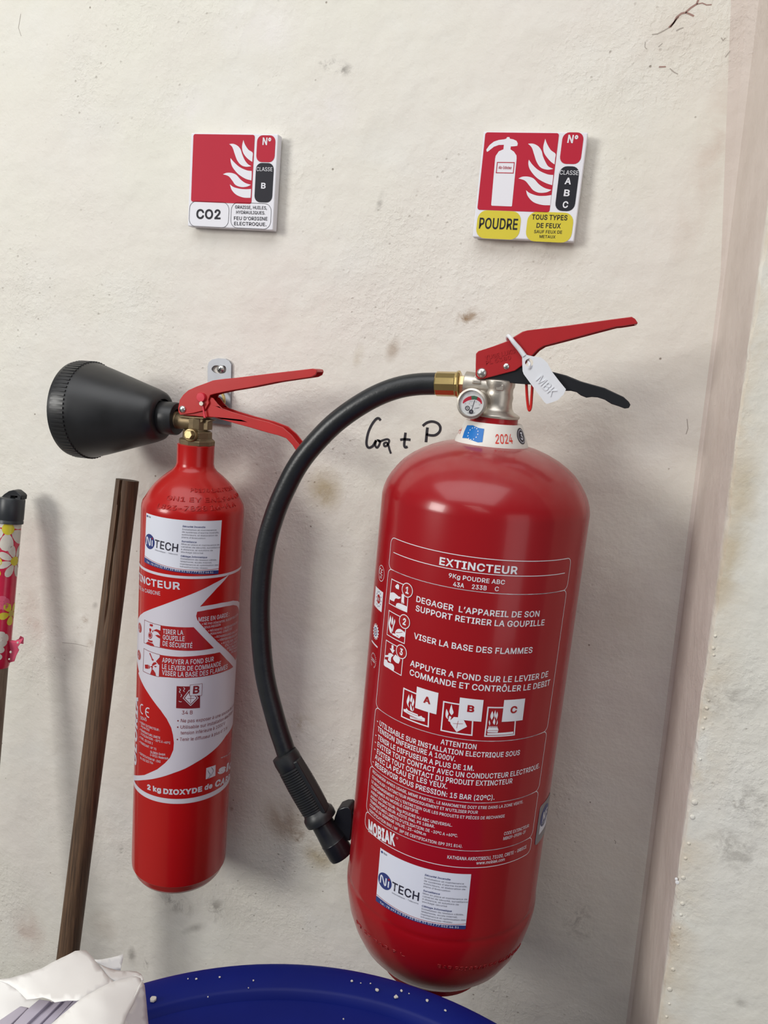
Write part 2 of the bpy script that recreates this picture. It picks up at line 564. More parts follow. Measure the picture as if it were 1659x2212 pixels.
def pillar_edge(nt, P, mrange, math_, ns):
    """yellowed strip that runs along the pillar's corner"""
    sp = nt.nodes.new('ShaderNodeSeparateXYZ')
    nt.links.new(P, sp.inputs[0])
    x_at = math_('ADD', math_('MULTIPLY', sp.outputs['Z'], -0.0444), 0.157)     # the corner's lean
    dx = math_('SUBTRACT', sp.outputs['X'], x_at)
    front = mrange(sp.outputs['Y'], -PIL + 0.001, -PIL + 0.005, 1, 0)
    return math_('MULTIPLY', math_('MULTIPLY', mrange(dx, 0.0, 0.026, 0.6, 0), front), mrange(ns, 0.35, 0.6))


stains_pil = [(1600, 1050, 30, 50, 10, OL, 0.4, 'soft'), (1575, 1200, 30, 120, 8, OL, 0.5, 'soft'), (1560, 1500, 80, 60, 10, GR, 0.35, 'grit'),
              (1590, 1840, 90, 40, 20, GR, 0.35, 'grit'), (1610, 1740, 50, 40, 30, GR, 0.5, 'grit'), (1600, 2165, 14, 10, 0, GR, 0.5, 'soft'),
              (1450, 2030, 20, 30, 0, BR, 0.6, 'grit')]
PIL_M = wall_mat('pillar_plaster', (0.745, 0.735, 0.66), (0.735, 0.71, 0.64), (0.765, 0.76, 0.715), stains_pil, 0.9, pillar_edge)


def inner_x(z):
    a, c = unp(1580, 490, 0), unp(1361, 2208, 0)
    return c.x + (a.x - c.x) * (z - c.z) / (a.z - c.z)


def outer_x(z):
    a, c = unp(1640, 590, -PIL), unp(1422, 2208, -PIL)
    return c.x + (a.x - c.x) * (z - c.z) / (a.z - c.z)


ZTOP = 2.75
wb = MB()
zs = [0, 0.5, 1.0, 1.5, 2.0, ZTOP]
vs, fs = [], []
for z in zs:
    vs += [(-1.7, 0, z), (inner_x(z) + 0.01, 0, z), (inner_x(z) + 0.01, 0.12, z), (-1.7, 0.12, z)]
for i in range(len(zs) - 1):
    for k in range(4):
        a, c = i * 4 + k, i * 4 + (k + 1) % 4
        fs.append((a, c, c + 4, a + 4))
fs += [(3, 2, 1, 0), (20, 21, 22, 23)]
wb.add(vs, fs)
wall = wb.obj('wall_back', WALL_M, smooth=0)
wall['kind'] = 'structure'
wall['label'] = 'cream painted plaster wall with stains and rough patches'

pb = MB()
vs, fs = [], []
zz = [0.0 + 0.004 * i for i in range(int(ZTOP / 0.004) + 1)]
rows = len(zz)
NS = 13
for z in zz:
    xi, xo = inner_x(z), outer_x(z)
    j = 0.0018 * noise.noise(Vector((3.1, z * 9, 0))) + 0.0012 * noise.noise(Vector((9.1, z * 45, 0))) + 0.0008 * noise.noise(Vector((5, z * 160, 2)))
    chip = 0.0016 * max(0, noise.noise(Vector((7, z * 60, 1))) - 0.1)
    w1 = 0.0018 * noise.noise(Vector((z * 6, 1, 4)))
    f = 0.004 if z < 1.5 else 0.004 + 0.03 * min(1, (z - 1.5) / 0.35)
    sec = [(xi - f, 0.0), (xi - f * 0.45, -f * 0.10), (xi - f * 0.10, -f * 0.45), (xi, -f)]
    for t in (0.30, 0.5, 0.75, 0.96):
        sec.append((xi + (xo - xi) * t + w1 * math.sin(t * 3.1), -PIL * t))
    sec += [(xo + j + 0.0004 + chip, -PIL + 0.0022 + chip), (xo + j + 0.002 + chip, -PIL + chip * 0.3), (xo + 0.012, -PIL - 0.0005),
            (xo + 0.55, -PIL), (xo + 0.55, 0.12)]
    vs += [(x, y, z) for x, y in sec]
for i in range(rows - 1):
    for k in range(NS - 1):
        a = i * NS + k
        fs.append((a, a + 1, a + NS + 1, a + NS))
pb.add(vs, fs)
pil = pb.obj('trim_1', PIL_M, smooth=30)
pil['kind'] = 'structure'
pil['label'] = 'cream plaster pillar corner with worn yellowed edge'

fb = MB()
fb.box((-0.4, -2.0, -0.05), (5.0, 4.4, 0.1))
floor = fb.obj('floor', FLOOR_M, smooth=0)
floor['kind'] = 'structure'
floor['label'] = 'grey cement floor'


# ------------------------------------------------------------------ surfaces that carry print
class Cyl:
    """surface of revolution around a line; u = arc length to the right, v = height along the axis"""

    def __init__(self, base, axis, prof, R, ref=(0, -1, 0)):
        self.b = Vector(base)
        self.a = Vector(axis).normalized()
        f = Vector(ref)
        self.f = (f - self.a * f.dot(self.a)).normalized()
        self.r = self.f.cross(self.a) * -1 if (self.f.cross(self.a)).x < 0 else self.f.cross(self.a)
        self.prof = sorted((h, r) for r, h in prof)
        self.R = R
        self.step = 0.003

    def rad(self, h):
        p = self.prof
        if h <= p[0][0]:
            return p[0][1]
        for (h0, r0), (h1, r1) in zip(p, p[1:]):
            if h <= h1:
                return r0 + (r1 - r0) * (h - h0) / max(h1 - h0, 1e-9)
        return p[-1][1]

    def uv(self, px, py):
        d = ray(px, py).normalized()
        o = CAM - self.b
        best = None
        op, dp = o - self.a * o.dot(self.a), d - self.a * d.dot(self.a)
        t0 = -op.dot(dp) / dp.length_squared - self.R * 2.2 / dp.length
        st = self.R * 4.4 / dp.length / 400
        prev = None
        for k in range(401):
            t = t0 + st * k
            q = o + d * t
            h = q.dot(self.a)
            qq = q - self.a * h
            g = qq.length - self.rad(h)
            if g <= 0:
                if prev is not None:
                    tp, gp = prev
                    t = tp + (t - tp) * gp / (gp - g)
                    q = o + d * t
                    h = q.dot(self.a)
                    qq = q - self.a * h
                return self.R * math.atan2(qq.dot(self.r), qq.dot(self.f)), h
            if best is None or g < best[0]:
                best = (g, qq.copy(), h)
            prev = (t, g)
        g, qq, h = best
        th = math.atan2(qq.dot(self.r), qq.dot(self.f))
        return self.R * th + math.copysign(g, th), h

    def p3(self, u, v, off):
        th = u / self.R
        r = self.rad(v) + off
        return self.b + self.a * v + (self.f * math.cos(th) + self.r * math.sin(th)) * r


class Pln:
    def __init__(self, y, x0=0, z0=0):
        self.y, self.x0, self.z0 = y, x0, z0
        self.step = None

    def uv(self, px, py):
        p = unp(px, py, self.y)
        return p.x - self.x0, p.z - self.z0

    def p3(self, u, v, off):
        return Vector((self.x0 + u, self.y - off, self.z0 + v))


class Frame:
    """flat plate anywhere: origin, right, up"""

    def __init__(self, o, r, u):
        self.o, self.r = Vector(o), Vector(r).normalized()
        u = Vector(u)
        self.u = (u - self.r * u.dot(self.r)).normalized()
        self.n = self.r.cross(self.u)
        if self.n.dot(CAM - self.o) < 0:
            self.n = -self.n
        self.step = None

    def uv(self, px, py):
        d = ray(px, py)
        t = (self.o - CAM).dot(self.n) / d.dot(self.n)
        q = CAM + d * t - self.o
        return q.dot(self.r), q.dot(self.u)

    def p3(self, u, v, off):
        return self.o + self.r * u + self.u * v + self.n * off


# letter shapes (grotesque sans, capital height 200): character, advance | closed outlines
GLYPHS = """
A189|6,0 79,200 109,200 182,0 155,0 113,119 104,146 91,188 96,188 84,146 75,119 33,0|43,56 43,78 145,78 145,56
B179|24,0 24,200 95,200 114,198 129,193 141,185 150,174 155,161 157,147 155,135 152,126 140,112 124,105 124,103 133,101 143,97 151,89 158,80 163,68 164,54 163,39 157,26 148,15 135,7 118,2 97,0|49,22 96,22 116,25 130,31 137,41 140,54 138,63 135,72 128,80 120,86 110,89 98,91 49,91|49,112 94,112 104,113 113,116 121,122 127,128 131,137 132,146 130,159 123,169 111,175 94,178 49,178
C201|105,-3 81,0 59,10 41,25 27,45 19,70 16,100 19,129 27,155 41,175 59,190 81,200 105,203 120,202 134,198 147,193 158,185 168,176 176,164 182,152 186,137 161,137 153,155 140,168 124,177 105,179 88,177 72,170 59,159 49,143 43,123 41,100 43,76 49,57 59,41 72,30 88,23 105,21 124,24 140,32 153,45 161,63 186,63 182,49 176,36 168,24 158,15 147,7 134,2 120,-2
D197|86,0 38,0 38,22 84,22 107,25 125,32 139,43 149,59 155,78 157,100 155,123 149,142 139,157 126,168 108,175 87,178 37,178 37,200 89,200 116,197 139,188 157,174 170,154 179,129 181,100 179,71 170,47 157,27 138,12 114,3|49,200 49,0 24,0 24,200
E165|24,0 24,200 146,200 146,178 49,178 49,112 140,112 140,90 49,90 49,22 148,22 148,0
F161|24,0 24,200 145,200 145,178 49,178 49,109 136,109 136,87 49,87 49,0
G205|106,-3 81,0 59,10 41,25 27,45 19,71 16,100 19,129 27,155 41,175 59,190 80,200 104,203 119,202 134,198 147,192 159,184 168,175 177,164 183,151 186,137 160,137 152,155 140,168 124,176 104,179 87,177 72,170 59,159 49,143 43,123 41,100 43,76 49,57 59,41 72,30 88,23 106,21 122,23 136,28 147,37 156,48 161,63 163,80 171,78 111,78 111,101 188,101 188,79 185,56 177,36 165,19 148,7 128,0
H203|24,0 24,200 49,200 49,114 154,114 154,200 180,200 180,0 154,0 154,91 49,91 49,0
I118|12,0 12,22 46,22 46,178 12,178 12,200 106,200 106,178 72,178 72,22 106,22 106,0
J156|73,-3 49,1 30,13 22,21 17,32 14,44 13,57 13,68 38,68 38,57 41,41 48,29 59,22 73,20 87,22 97,29 104,41 107,57 107,200 132,200 132,57 131,44 128,32 123,21 116,13 97,1
K183|41,57 41,85 55,103 69,119 83,135 143,200 176,200 91,108 90,109|24,0 24,200 49,200 49,131 49,88 49,76 49,0|146,0 74,102 90,122 176,0
L154|24,0 24,200 49,200 49,22 142,22 142,0
M247|24,0 24,200 60,200 109,74 113,62 118,48 122,33 126,19 121,19 125,32 130,48 134,62 139,74 187,200 223,200 223,0 198,0 198,114 198,129 199,145 199,162 199,180 202,180 196,161 189,143 184,127 179,114 134,0 112,0 67,114 63,126 57,142 51,160 44,180 47,180 47,164 48,146 48,129 48,114 48,0
N206|24,0 24,200 54,200 135,72 143,59 152,42 163,22 159,21 158,43 157,62 157,77 157,200 182,200 182,0 152,0 79,114 70,130 58,150 42,178 47,178 48,151 49,129 49,114 49,0
O210|105,-3 81,0 59,10 41,25 27,45 19,70 16,100 19,129 27,155 41,175 59,190 81,200 105,203 129,200 151,190 169,175 182,155 191,129 194,100 191,70 182,45 169,25 151,10 129,0|105,21 122,23 137,30 150,41 161,57 167,76 169,100 167,124 161,143 150,159 137,170 122,177 105,179 88,177 72,170 59,159 49,143 43,124 41,100 43,76 49,57 59,41 72,30 88,23
P175|24,0 24,200 92,200 114,198 131,192 144,182 153,169 159,154 161,137 159,120 153,104 144,91 131,81 114,75 92,73 43,73 43,95 91,95 106,97 117,101 125,107 131,115 134,125 135,137 134,148 131,158 125,166 117,172 105,176 91,178 49,178 49,0
Q210|96,63 123,63 145,33 151,26 184,-19 158,-19 136,10 130,18|105,-3 81,0 59,10 41,25 27,45 19,70 16,100 19,129 27,155 41,175 59,190 81,200 105,203 129,200 151,190 169,175 182,155 191,129 194,100 191,70 182,45 169,25 151,10 129,0|105,21 122,23 137,30 150,41 161,57 167,76 169,100 167,124 161,143 150,159 137,170 122,177 105,179 88,177 72,170 59,159 49,143 43,124 41,100 43,76 49,57 59,41 72,30 88,23
R177|24,0 24,200 93,200 114,198 131,192 144,183 153,170 159,155 161,138 159,121 153,107 144,95 131,85 114,80 93,78 38,78 38,100 92,100 106,101 117,105 125,111 131,118 135,127 136,138 135,150 131,159 125,167 117,173 106,176 92,178 49,178 49,0|139,0 90,90 119,90 168,0
S176|88,-3 68,-2 50,4 36,12 25,24 18,38 15,54 41,54 43,43 49,34 56,28 65,23 88,19 101,20 112,24 122,29 130,36 134,45 136,55 135,63 131,70 116,80 96,87 72,94 50,102 34,114 24,128 20,146 23,162 29,176 40,187 54,196 71,201 89,203 108,201 124,196 138,187 148,176 155,163 158,149 133,149 128,162 119,172 105,178 88,180 76,179 66,176 57,171 51,164 47,157 45,148 47,138 51,131 67,121 83,115 104,110 122,104 141,93 149,86 155,78 159,67 161,54 158,39 152,25 141,13 127,4 109,-2
T176|12,178 12,200 164,200 164,178 101,178 101,0 76,0 76,178
U203|102,-3 80,-1 61,6 45,17 33,31 26,49 24,68 24,200 49,200 49,70 50,56 55,44 63,34 74,27 87,22 102,20 117,22 130,27 140,34 148,44 153,56 154,70 154,200 180,200 180,68 177,49 170,31 158,17 143,6 124,-1
V189|80,0 6,200 33,200 76,81 85,54 97,12 92,12 105,54 114,81 155,200 182,200 109,0
W270|61,0 6,200 32,200 64,77 69,57 73,37 77,16 74,16 79,37 83,57 88,77 120,200 149,200 181,77 187,57 191,37 195,16 192,16 196,37 201,57 206,77 237,200 263,200 208,0 179,0 145,127 138,154 132,187 137,187 132,155 125,127 91,0
X186|7,0 85,112 85,93 12,200 41,200 70,157 80,142 88,129 96,115 91,115 99,129 107,142 117,157 147,200 175,200 102,94 102,113 179,0 150,0 115,51 106,65 98,77 91,91 96,91 89,77 81,65 71,51 36,0
Y186|80,0 80,82 6,200 36,200 76,135 87,115 98,91 88,91 99,115 110,135 150,200 179,200 105,82 105,0
Z172|16,0 16,18 108,151 120,169 134,187 137,179 112,178 88,178 16,178 16,200 156,200 156,181 66,51 53,32 38,13 35,21 60,22 84,22 157,22 157,0
a153|63,-3 49,-2 37,2 27,8 19,18 14,29 12,42 13,54 17,63 23,70 30,76 49,83 70,86 92,89 104,92 107,95 108,100 108,101 105,117 100,122 94,127 77,130 59,127 46,118 39,108 16,114 22,127 31,136 41,143 52,148 76,151 94,149 112,142 120,135 127,126 131,114 132,99 132,0 109,0 109,20 107,20 99,10 85,0|67,18 79,19 90,23 98,29 104,37 107,45 108,54 108,75 102,72 91,69 79,67 69,66 53,62 41,55 37,49 36,41 37,34 40,28 51,21
b167|90,-3 78,-2 68,1 54,12 46,23 44,23 44,0 21,0 21,200 45,200 45,126 46,126 54,136 67,147 77,150 90,151 108,149 123,142 136,130 145,115 151,96 153,74 151,52 145,33 136,18 123,6 108,-1|87,18 99,20 110,26 118,34 124,46 128,59 129,74 128,89 124,103 118,114 110,122 99,128 87,130 74,128 63,123 55,114 49,103 46,90 44,74 46,59 49,45 55,34 64,26 74,20
c156|81,-3 62,-1 46,6 32,18 22,33 16,52 13,74 16,96 22,114 32,130 46,141 62,149 81,151 102,148 120,140 134,127 142,109 119,103 114,114 106,122 95,128 81,130 68,128 57,122 49,113 43,102 39,88 38,74 39,59 43,46 49,35 57,26 68,20 81,18 95,20 106,26 115,35 120,46 143,40 134,22 120,8 102,0
d167|77,-3 59,-1 44,6 31,18 21,33 15,52 13,74 15,96 22,115 31,130 44,142 59,149 77,151 90,150 99,147 113,136 120,126 122,126 122,200 146,200 146,0 123,0 123,23 121,23 113,12 99,1 89,-2|80,18 93,20 103,26 112,34 118,45 121,59 123,74 121,90 118,103 112,114 104,123 93,128 80,130 67,128 57,122 49,114 43,103 39,89 38,74 39,59 43,46 49,34 57,26 68,20
e159|83,-3 63,-1 46,6 32,18 22,33 16,52 13,73 16,95 22,114 32,129 45,141 62,149 81,151 104,147 116,142 126,134 134,124 140,111 145,95 146,76 146,67 29,67 29,87 133,87 122,79 121,93 117,106 111,116 103,123 93,128 81,130 68,128 58,123 49,116 43,106 39,95 38,83 38,70 39,55 43,42 50,32 59,24 71,20 83,18 100,21 112,29 120,41 143,36 139,25 132,15 122,8 111,2 98,-2
f100|90,149 90,129 3,129 3,149|32,0 32,170 33,181 38,191 44,199 53,204 63,207 74,208 87,207 95,205 89,184 84,186 77,186 67,185 61,181 57,174 56,165 56,0
g167|81,-59 66,-58 53,-55 41,-50 32,-43 20,-27 40,-16 48,-26 61,-35 81,-38 98,-36 111,-30 120,-18 122,-2 122,27 120,27 113,16 99,6 89,3 77,2 60,4 44,10 31,21 22,35 15,54 13,75 15,97 22,115 31,130 44,142 60,149 77,151 90,150 100,147 113,136 121,125 123,125 123,149 146,149 146,-3 144,-21 138,-35 127,-46 114,-53 99,-58|81,23 93,25 104,30 112,37 118,48 122,60 123,76 122,91 118,104 112,115 104,123 93,128 81,130 68,128 57,122 49,114 43,103 39,90 38,76 39,61 43,48 49,38 57,30 68,25
h161|45,89 45,0 21,0 21,200 45,200 45,113 40,113 49,131 60,142 74,149 89,151 104,150 116,145 126,137 134,126 139,112 140,94 140,0 116,0 116,92 114,108 107,120 97,127 83,129 72,128 63,125 56,119 50,111 46,101
i66|21,0 21,149 45,149 45,0|33,174 27,175 21,179 17,184 16,190 17,196 21,201 27,205 33,206 39,205 45,201 48,196 50,190 48,184 45,179 39,175
j66|21,149 45,149 45,-12 44,-25 40,-36 34,-44 25,-51 15,-55 1,-56 -4,-56 -4,-34 1,-34 10,-33 16,-28 19,-21 21,-11|33,174 26,175 21,179 17,184 16,190 17,196 21,201 26,205 33,206 39,205 45,201 48,196 50,190 48,184 45,179 39,175
k150|43,54 43,83 47,83 112,149 142,149 72,78 70,78|21,0 21,200 45,200 45,0|116,0 58,73 75,90 146,0
l74|55,-1 40,1 29,8 23,19 21,33 21,200 45,200 45,39 47,24 51,21 57,20 63,21 67,21 71,1 64,0
m240|21,0 21,149 44,149 44,116 42,116 46,127 52,136 68,148 86,152 101,149 113,142 121,130 126,116 123,116 127,126 133,135 140,142 150,147 160,151 172,152 184,150 195,146 205,139 213,129 217,116 219,100 219,0 195,0 195,100 193,114 186,123 176,128 165,130 155,129 147,126 141,121 136,114 132,97 132,0 108,0 108,102 106,113 99,122 90,128 78,130 62,126 55,121 49,114 46,105 45,94 45,0
n161|45,89 45,0 21,0 21,149 44,149 44,113 40,113 49,131 60,142 74,149 89,151 104,150 116,145 126,137 134,126 139,112 140,94 140,0 116,0 116,92 114,108 107,120 97,127 83,129 72,128 63,125 56,119 50,111 46,101
o163|81,-3 62,-1 46,6 32,18 22,33 16,52 13,74 16,96 22,114 32,130 46,141 62,149 81,151 101,149 117,141 131,130 141,114 148,96 150,74 148,52 141,33 131,18 117,6 101,-1|81,18 95,20 106,26 115,35 121,46 124,59 126,74 124,88 121,101 115,113 106,122 95,128 81,130 68,128 57,122 49,113 43,102 39,88 38,74 39,59 43,46 49,35 57,26 68,20
p167|21,-56 21,149 44,149 44,126 46,126 54,136 67,147 77,150 90,151 108,149 123,142 136,130 145,115 151,96 153,74 151,52 145,33 136,18 123,6 108,-1 90,-3 78,-2 68,1 54,12 46,23 45,23 45,-56|87,18 99,20 110,26 118,34 124,46 128,59 129,74 128,89 124,103 118,114 110,122 99,128 87,130 74,128 63,123 55,114 49,103 46,90 44,74 46,59 49,45 55,34 64,26 74,20
q167|146,-56 122,-56 122,23 120,23 113,12 99,1 89,-2 77,-3 59,-1 44,6 31,18 21,33 15,52 13,74 15,96 22,115 31,130 44,142 59,149 77,151 90,150 99,147 113,136 121,126 123,126 123,149 146,149|80,18 93,20 103,26 112,34 118,45 121,59 123,74 121,90 118,103 112,114 104,123 93,128 80,130 67,128 57,122 49,114 43,103 39,89 38,74 39,59 43,46 49,34 57,26 68,20
r102|21,0 21,149 44,149 44,126 45,126 51,136 60,144 71,150 84,151 90,151 96,151 96,127 90,128 81,128 71,127 63,124 55,118 49,111 46,103 45,93 45,0
s143|72,-3 57,-2 44,1 33,7 24,15 18,25 14,37 37,42 41,31 49,24 59,19 71,18 85,20 96,24 103,32 105,40 104,48 100,53 93,58 83,61 59,67 41,73 28,82 21,93 18,108 20,120 26,130 34,139 45,146 59,150 74,151 88,150 100,146 110,141 118,133 127,114 105,109 102,117 95,124 86,129 74,131 61,129 51,125 45,118 43,109 44,101 49,96 56,91 68,88 90,82 108,76 120,67 128,56 130,42 128,29 123,19 114,9 102,3 88,-2
t89|80,149 80,129 3,129 3,149|26,185 50,185 50,38 51,30 53,24 59,21 67,20 73,20 79,21 84,1 75,-1 66,-2 49,1 36,8 28,20 26,37
u161|72,-2 58,0 45,4 35,12 27,23 22,37 21,55 21,149 45,149 45,57 47,41 54,29 65,22 79,20 89,21 98,24 106,30 111,38 115,48 116,60 116,149 140,149 140,0 117,0 117,36 121,36 112,18 101,7 87,0
v153|64,0 7,149 33,149 65,61 73,34 81,8 72,8 80,34 88,61 120,149 146,149 89,0
w223|54,0 9,149 34,149 52,84 60,54 69,16 65,16 73,53 81,84 99,149 124,149 142,84 150,53 158,16 154,16 162,53 170,84 189,149 214,149 169,0 145,0 125,68 120,88 114,110 109,133 114,133 109,110 103,88 97,68 78,0
x149|8,0 67,86 67,67 11,149 39,149 58,120 70,100 81,81 69,81 80,100 92,120 111,149 138,149 82,66 82,84 141,0 113,0 91,34 79,53 68,71 80,71 70,53 58,34 36,0
y153|19,-54 24,-34 28,-34 41,-35 51,-29 59,-14 64,-1 7,149 33,149 65,61 73,34 81,8 72,8 80,34 88,61 120,149 146,149 80,-23 69,-42 55,-53 36,-57 25,-56
z150|16,0 16,18 100,126 100,127 19,127 19,149 131,149 131,130 50,24 50,22 133,22 133,0
0178|89,-3 68,0 51,9 37,24 27,45 21,70 19,100 21,130 27,155 37,176 51,190 69,200 89,203 110,200 127,190 141,176 151,155 157,130 159,100 157,70 151,45 141,24 127,9 110,0|89,19 103,22 114,29 123,41 130,57 134,76 135,100 134,124 130,143 123,159 114,171 103,178 89,181 75,178 64,171 55,159 48,143 44,124 43,100 44,76 48,57 55,41 64,29 75,22
1178|30,0 30,21 154,21 154,0|108,200 108,0 83,0 83,176 82,176 34,141 34,168 78,200
2178|25,0 25,19 92,90 111,111 122,128 126,146 125,156 121,165 115,171 107,177 98,180 88,181 77,179 68,176 60,170 55,163 51,153 50,142 26,142 28,159 34,174 44,186 56,195 71,201 88,203 105,201 120,195 133,186 142,175 148,162 150,146 146,125 132,102 105,71 60,24 60,22 153,22 153,0
3178|86,-3 68,-1 52,4 38,12 28,23 20,36 17,52 43,52 45,42 50,34 56,28 65,23 86,20 98,21 108,24 117,29 124,37 128,46 129,57 128,67 124,77 118,85 108,92 95,96 79,97 62,97 62,118 113,176 113,178 27,178 27,200 146,200 146,181 83,109 83,114 104,113 121,108 135,100 146,87 152,73 154,57 152,40 146,26 135,14 121,5 105,-1
4178|16,41 16,62 97,200 122,200 43,65 43,64 162,64 162,41|111,0 111,48 111,57 111,125 135,125 135,0
5178|87,-3 70,-1 55,4 42,13 33,24 26,37 23,51 48,51 50,43 54,35 68,24 87,20 98,21 109,25 117,32 123,41 128,52 129,64 127,76 123,87 117,96 108,103 98,107 86,109 66,106 50,97 26,99 38,200 144,200 144,178 59,178 53,119 54,119 70,128 90,131 103,130 116,126 126,120 136,112 143,102 149,91 153,78 154,64 152,46 145,30 135,16 121,6 105,-1
6178|89,-3 71,-1 56,6 43,16 33,29 27,45 25,64 27,78 31,94 40,112 54,134 99,200 127,200 59,103 57,103 65,113 77,121 92,123 109,122 124,116 136,107 145,94 151,79 153,62 151,44 145,29 135,16 122,6 106,-1|89,19 100,20 110,25 117,31 124,40 127,50 129,62 127,74 124,84 117,92 110,99 100,103 89,104 78,103 68,99 60,93 54,84 50,74 49,62 50,50 54,40 60,31 68,25 78,20
7178|38,0 127,176 127,178 24,178 24,200 154,200 154,176 65,0
8178|89,-3 70,-1 53,4 40,13 29,24 23,38 20,53 22,65 26,77 32,87 40,95 49,101 60,104 60,105 47,111 36,121 30,134 28,150 30,164 36,177 45,188 57,196 72,201 89,203 106,201 120,196 133,188 142,177 148,164 150,150 148,134 141,121 131,111 118,105 118,104 129,101 138,95 146,87 152,77 156,65 158,53 155,38 149,24 138,13 125,4 108,-1|89,19 101,20 112,24 121,29 127,36 131,45 132,54 131,65 127,74 120,82 111,88 101,91 89,92 77,91 67,88 58,82 51,74 47,65 45,54 47,45 51,36 57,29 66,24 76,20|89,114 99,115 108,118 115,123 121,130 124,138 126,148 124,157 121,165 115,172 108,177 99,180 89,181 79,180 70,177 62,172 57,165 53,157 52,148 53,138 57,130 62,123 70,118 79,115
9178|89,203 106,201 122,194 135,184 145,171 151,155 153,136 151,122 147,106 138,88 124,66 79,0 51,0 119,97 121,97 113,87 101,79 86,77 69,78 54,84 42,93 33,106 27,121 25,138 27,156 33,172 43,184 56,194 71,201|89,181 78,180 68,175 60,169 54,160 51,150 49,138 51,126 54,116 60,108 68,101 78,97 89,96 100,97 110,101 118,107 124,116 127,126 129,138 127,150 124,160 118,169 110,175 100,180
.74|37,-2 31,0 25,3 21,9 19,16 21,23 25,29 31,33 37,34 44,33 50,29 54,23 55,16 54,9 50,3 44,0
,74|15,-47 27,28 54,28 33,-47
:74|37,-2 31,0 25,3 21,9 19,16 21,23 25,29 31,33 37,34 44,33 50,29 54,23 55,16 54,9 50,3 44,0|37,106 31,108 25,112 21,117 19,124 21,131 25,137 31,141 37,142 44,141 50,137 54,131 55,124 54,117 50,112 44,108
;74|15,-47 27,28 54,28 33,-47|41,106 34,108 28,112 24,117 23,124 24,131 28,137 34,141 41,142 48,141 53,137 57,131 59,124 57,117 53,112 48,108
'81|31,125 28,200 53,200 50,125
’70|20,125 32,200 59,200 39,125
-178|132,96 132,74 45,74 45,96
+178|78,13 78,143 100,143 100,13|24,68 24,89 154,89 154,68
/98|92,209 28,-30 6,-30 70,209
(107|35,81 40,127 52,173 69,212 93,212 75,168 63,123 59,81 63,45 74,6 93,-38 69,-38 55,-8 44,21 37,52
)107|15,-38 34,7 44,46 48,81 44,123 32,168 15,212 38,212 56,173 68,127 72,81 70,51 63,21 53,-9 38,-38
•153|76,36 65,38 55,42 46,49 39,58 35,68 33,79 35,91 39,101 46,110 55,117 65,121 76,122 88,121 98,117 107,110 114,101 118,91 119,79 118,68 114,58 107,49 98,42 88,38
°124|62,111 50,113 40,117 30,124 23,134 18,144 17,156 18,168 23,179 30,188 40,196 50,200 62,202 74,200 85,196 94,188 101,179 106,168 107,156 106,144 101,134 94,124 85,117 74,113|62,131 75,135 84,144 87,156 84,169 75,178 62,181 50,178 41,169 37,156 41,144 50,135
º132|66,87 50,89 36,94 25,103 17,114 12,129 10,145 12,161 17,176 25,187 36,196 50,201 66,203 81,201 95,196 106,187 114,176 120,161 121,145 120,129 114,114 106,103 95,94 81,89|66,106 76,107 84,111 90,117 95,125 98,145 95,165 90,173 84,179 76,183 66,184 56,183 48,179 41,173 37,165 33,145 37,125 41,117 48,111 56,107
É165|24,0 24,200 146,200 146,178 49,178 49,112 140,112 140,90 49,90 49,22 148,22 148,0|75,219 94,259 121,259 95,219
È165|24,0 24,200 146,200 146,178 49,178 49,112 140,112 140,90 49,90 49,22 148,22 148,0|76,219 50,259 77,259 96,219
Ô210|105,-3 81,0 59,10 41,25 27,45 19,70 16,100 19,129 27,155 41,175 59,190 81,200 105,203 129,200 151,190 169,175 182,155 191,129 194,100 191,70 182,45 169,25 151,10 129,0|105,21 122,23 137,30 150,41 161,57 167,76 169,100 167,124 161,143 150,159 137,170 122,177 105,179 88,177 72,170 59,159 49,143 43,124 41,100 43,76 49,57 59,41 72,30 88,23|86,222 62,222 62,223 94,259 116,259 148,223 148,222 124,222 105,246
Î118|12,0 12,22 46,22 46,178 12,178 12,200 106,200 106,178 72,178 72,22 106,22 106,0|40,222 16,222 16,223 48,259 70,259 102,223 102,222 78,222 59,246
À189|6,0 79,200 109,200 182,0 155,0 113,119 104,146 91,188 96,188 84,146 75,119 33,0|43,56 43,78 145,78 145,56|85,219 59,259 86,259 105,219
é159|83,-3 63,-1 46,6 32,18 22,33 16,52 13,73 16,95 22,114 32,129 45,141 62,149 81,151 104,147 116,142 126,134 134,124 140,111 145,95 146,76 146,67 29,67 29,87 133,87 122,79 121,93 117,106 111,116 103,123 93,128 81,130 68,128 58,123 49,116 43,106 39,95 38,83 38,70 39,55 43,42 50,32 59,24 71,20 83,18 100,21 112,29 120,41 143,36 139,25 132,15 122,8 111,2 98,-2|70,169 88,208 115,208 89,169
è159|83,-3 63,-1 46,6 32,18 22,33 16,52 13,73 16,95 22,114 32,129 45,141 62,149 81,151 104,147 116,142 126,134 134,124 140,111 145,95 146,76 146,67 29,67 29,87 133,87 122,79 121,93 117,106 111,116 103,123 93,128 81,130 68,128 58,123 49,116 43,106 39,95 38,83 38,70 39,55 43,42 50,32 59,24 71,20 83,18 100,21 112,29 120,41 143,36 139,25 132,15 122,8 111,2 98,-2|71,169 45,208 72,208 90,169
ê159|83,-3 63,-1 46,6 32,18 22,33 16,52 13,73 16,95 22,114 32,129 45,141 62,149 81,151 104,147 116,142 126,134 134,124 140,111 145,95 146,76 146,67 29,67 29,87 133,87 122,79 121,93 117,106 111,116 103,123 93,128 81,130 68,128 58,123 49,116 43,106 39,95 38,83 38,70 39,55 43,42 50,32 59,24 71,20 83,18 100,21 112,29 120,41 143,36 139,25 132,15 122,8 111,2 98,-2|61,171 37,171 37,172 69,208 92,208 123,172 123,171 99,171 80,195
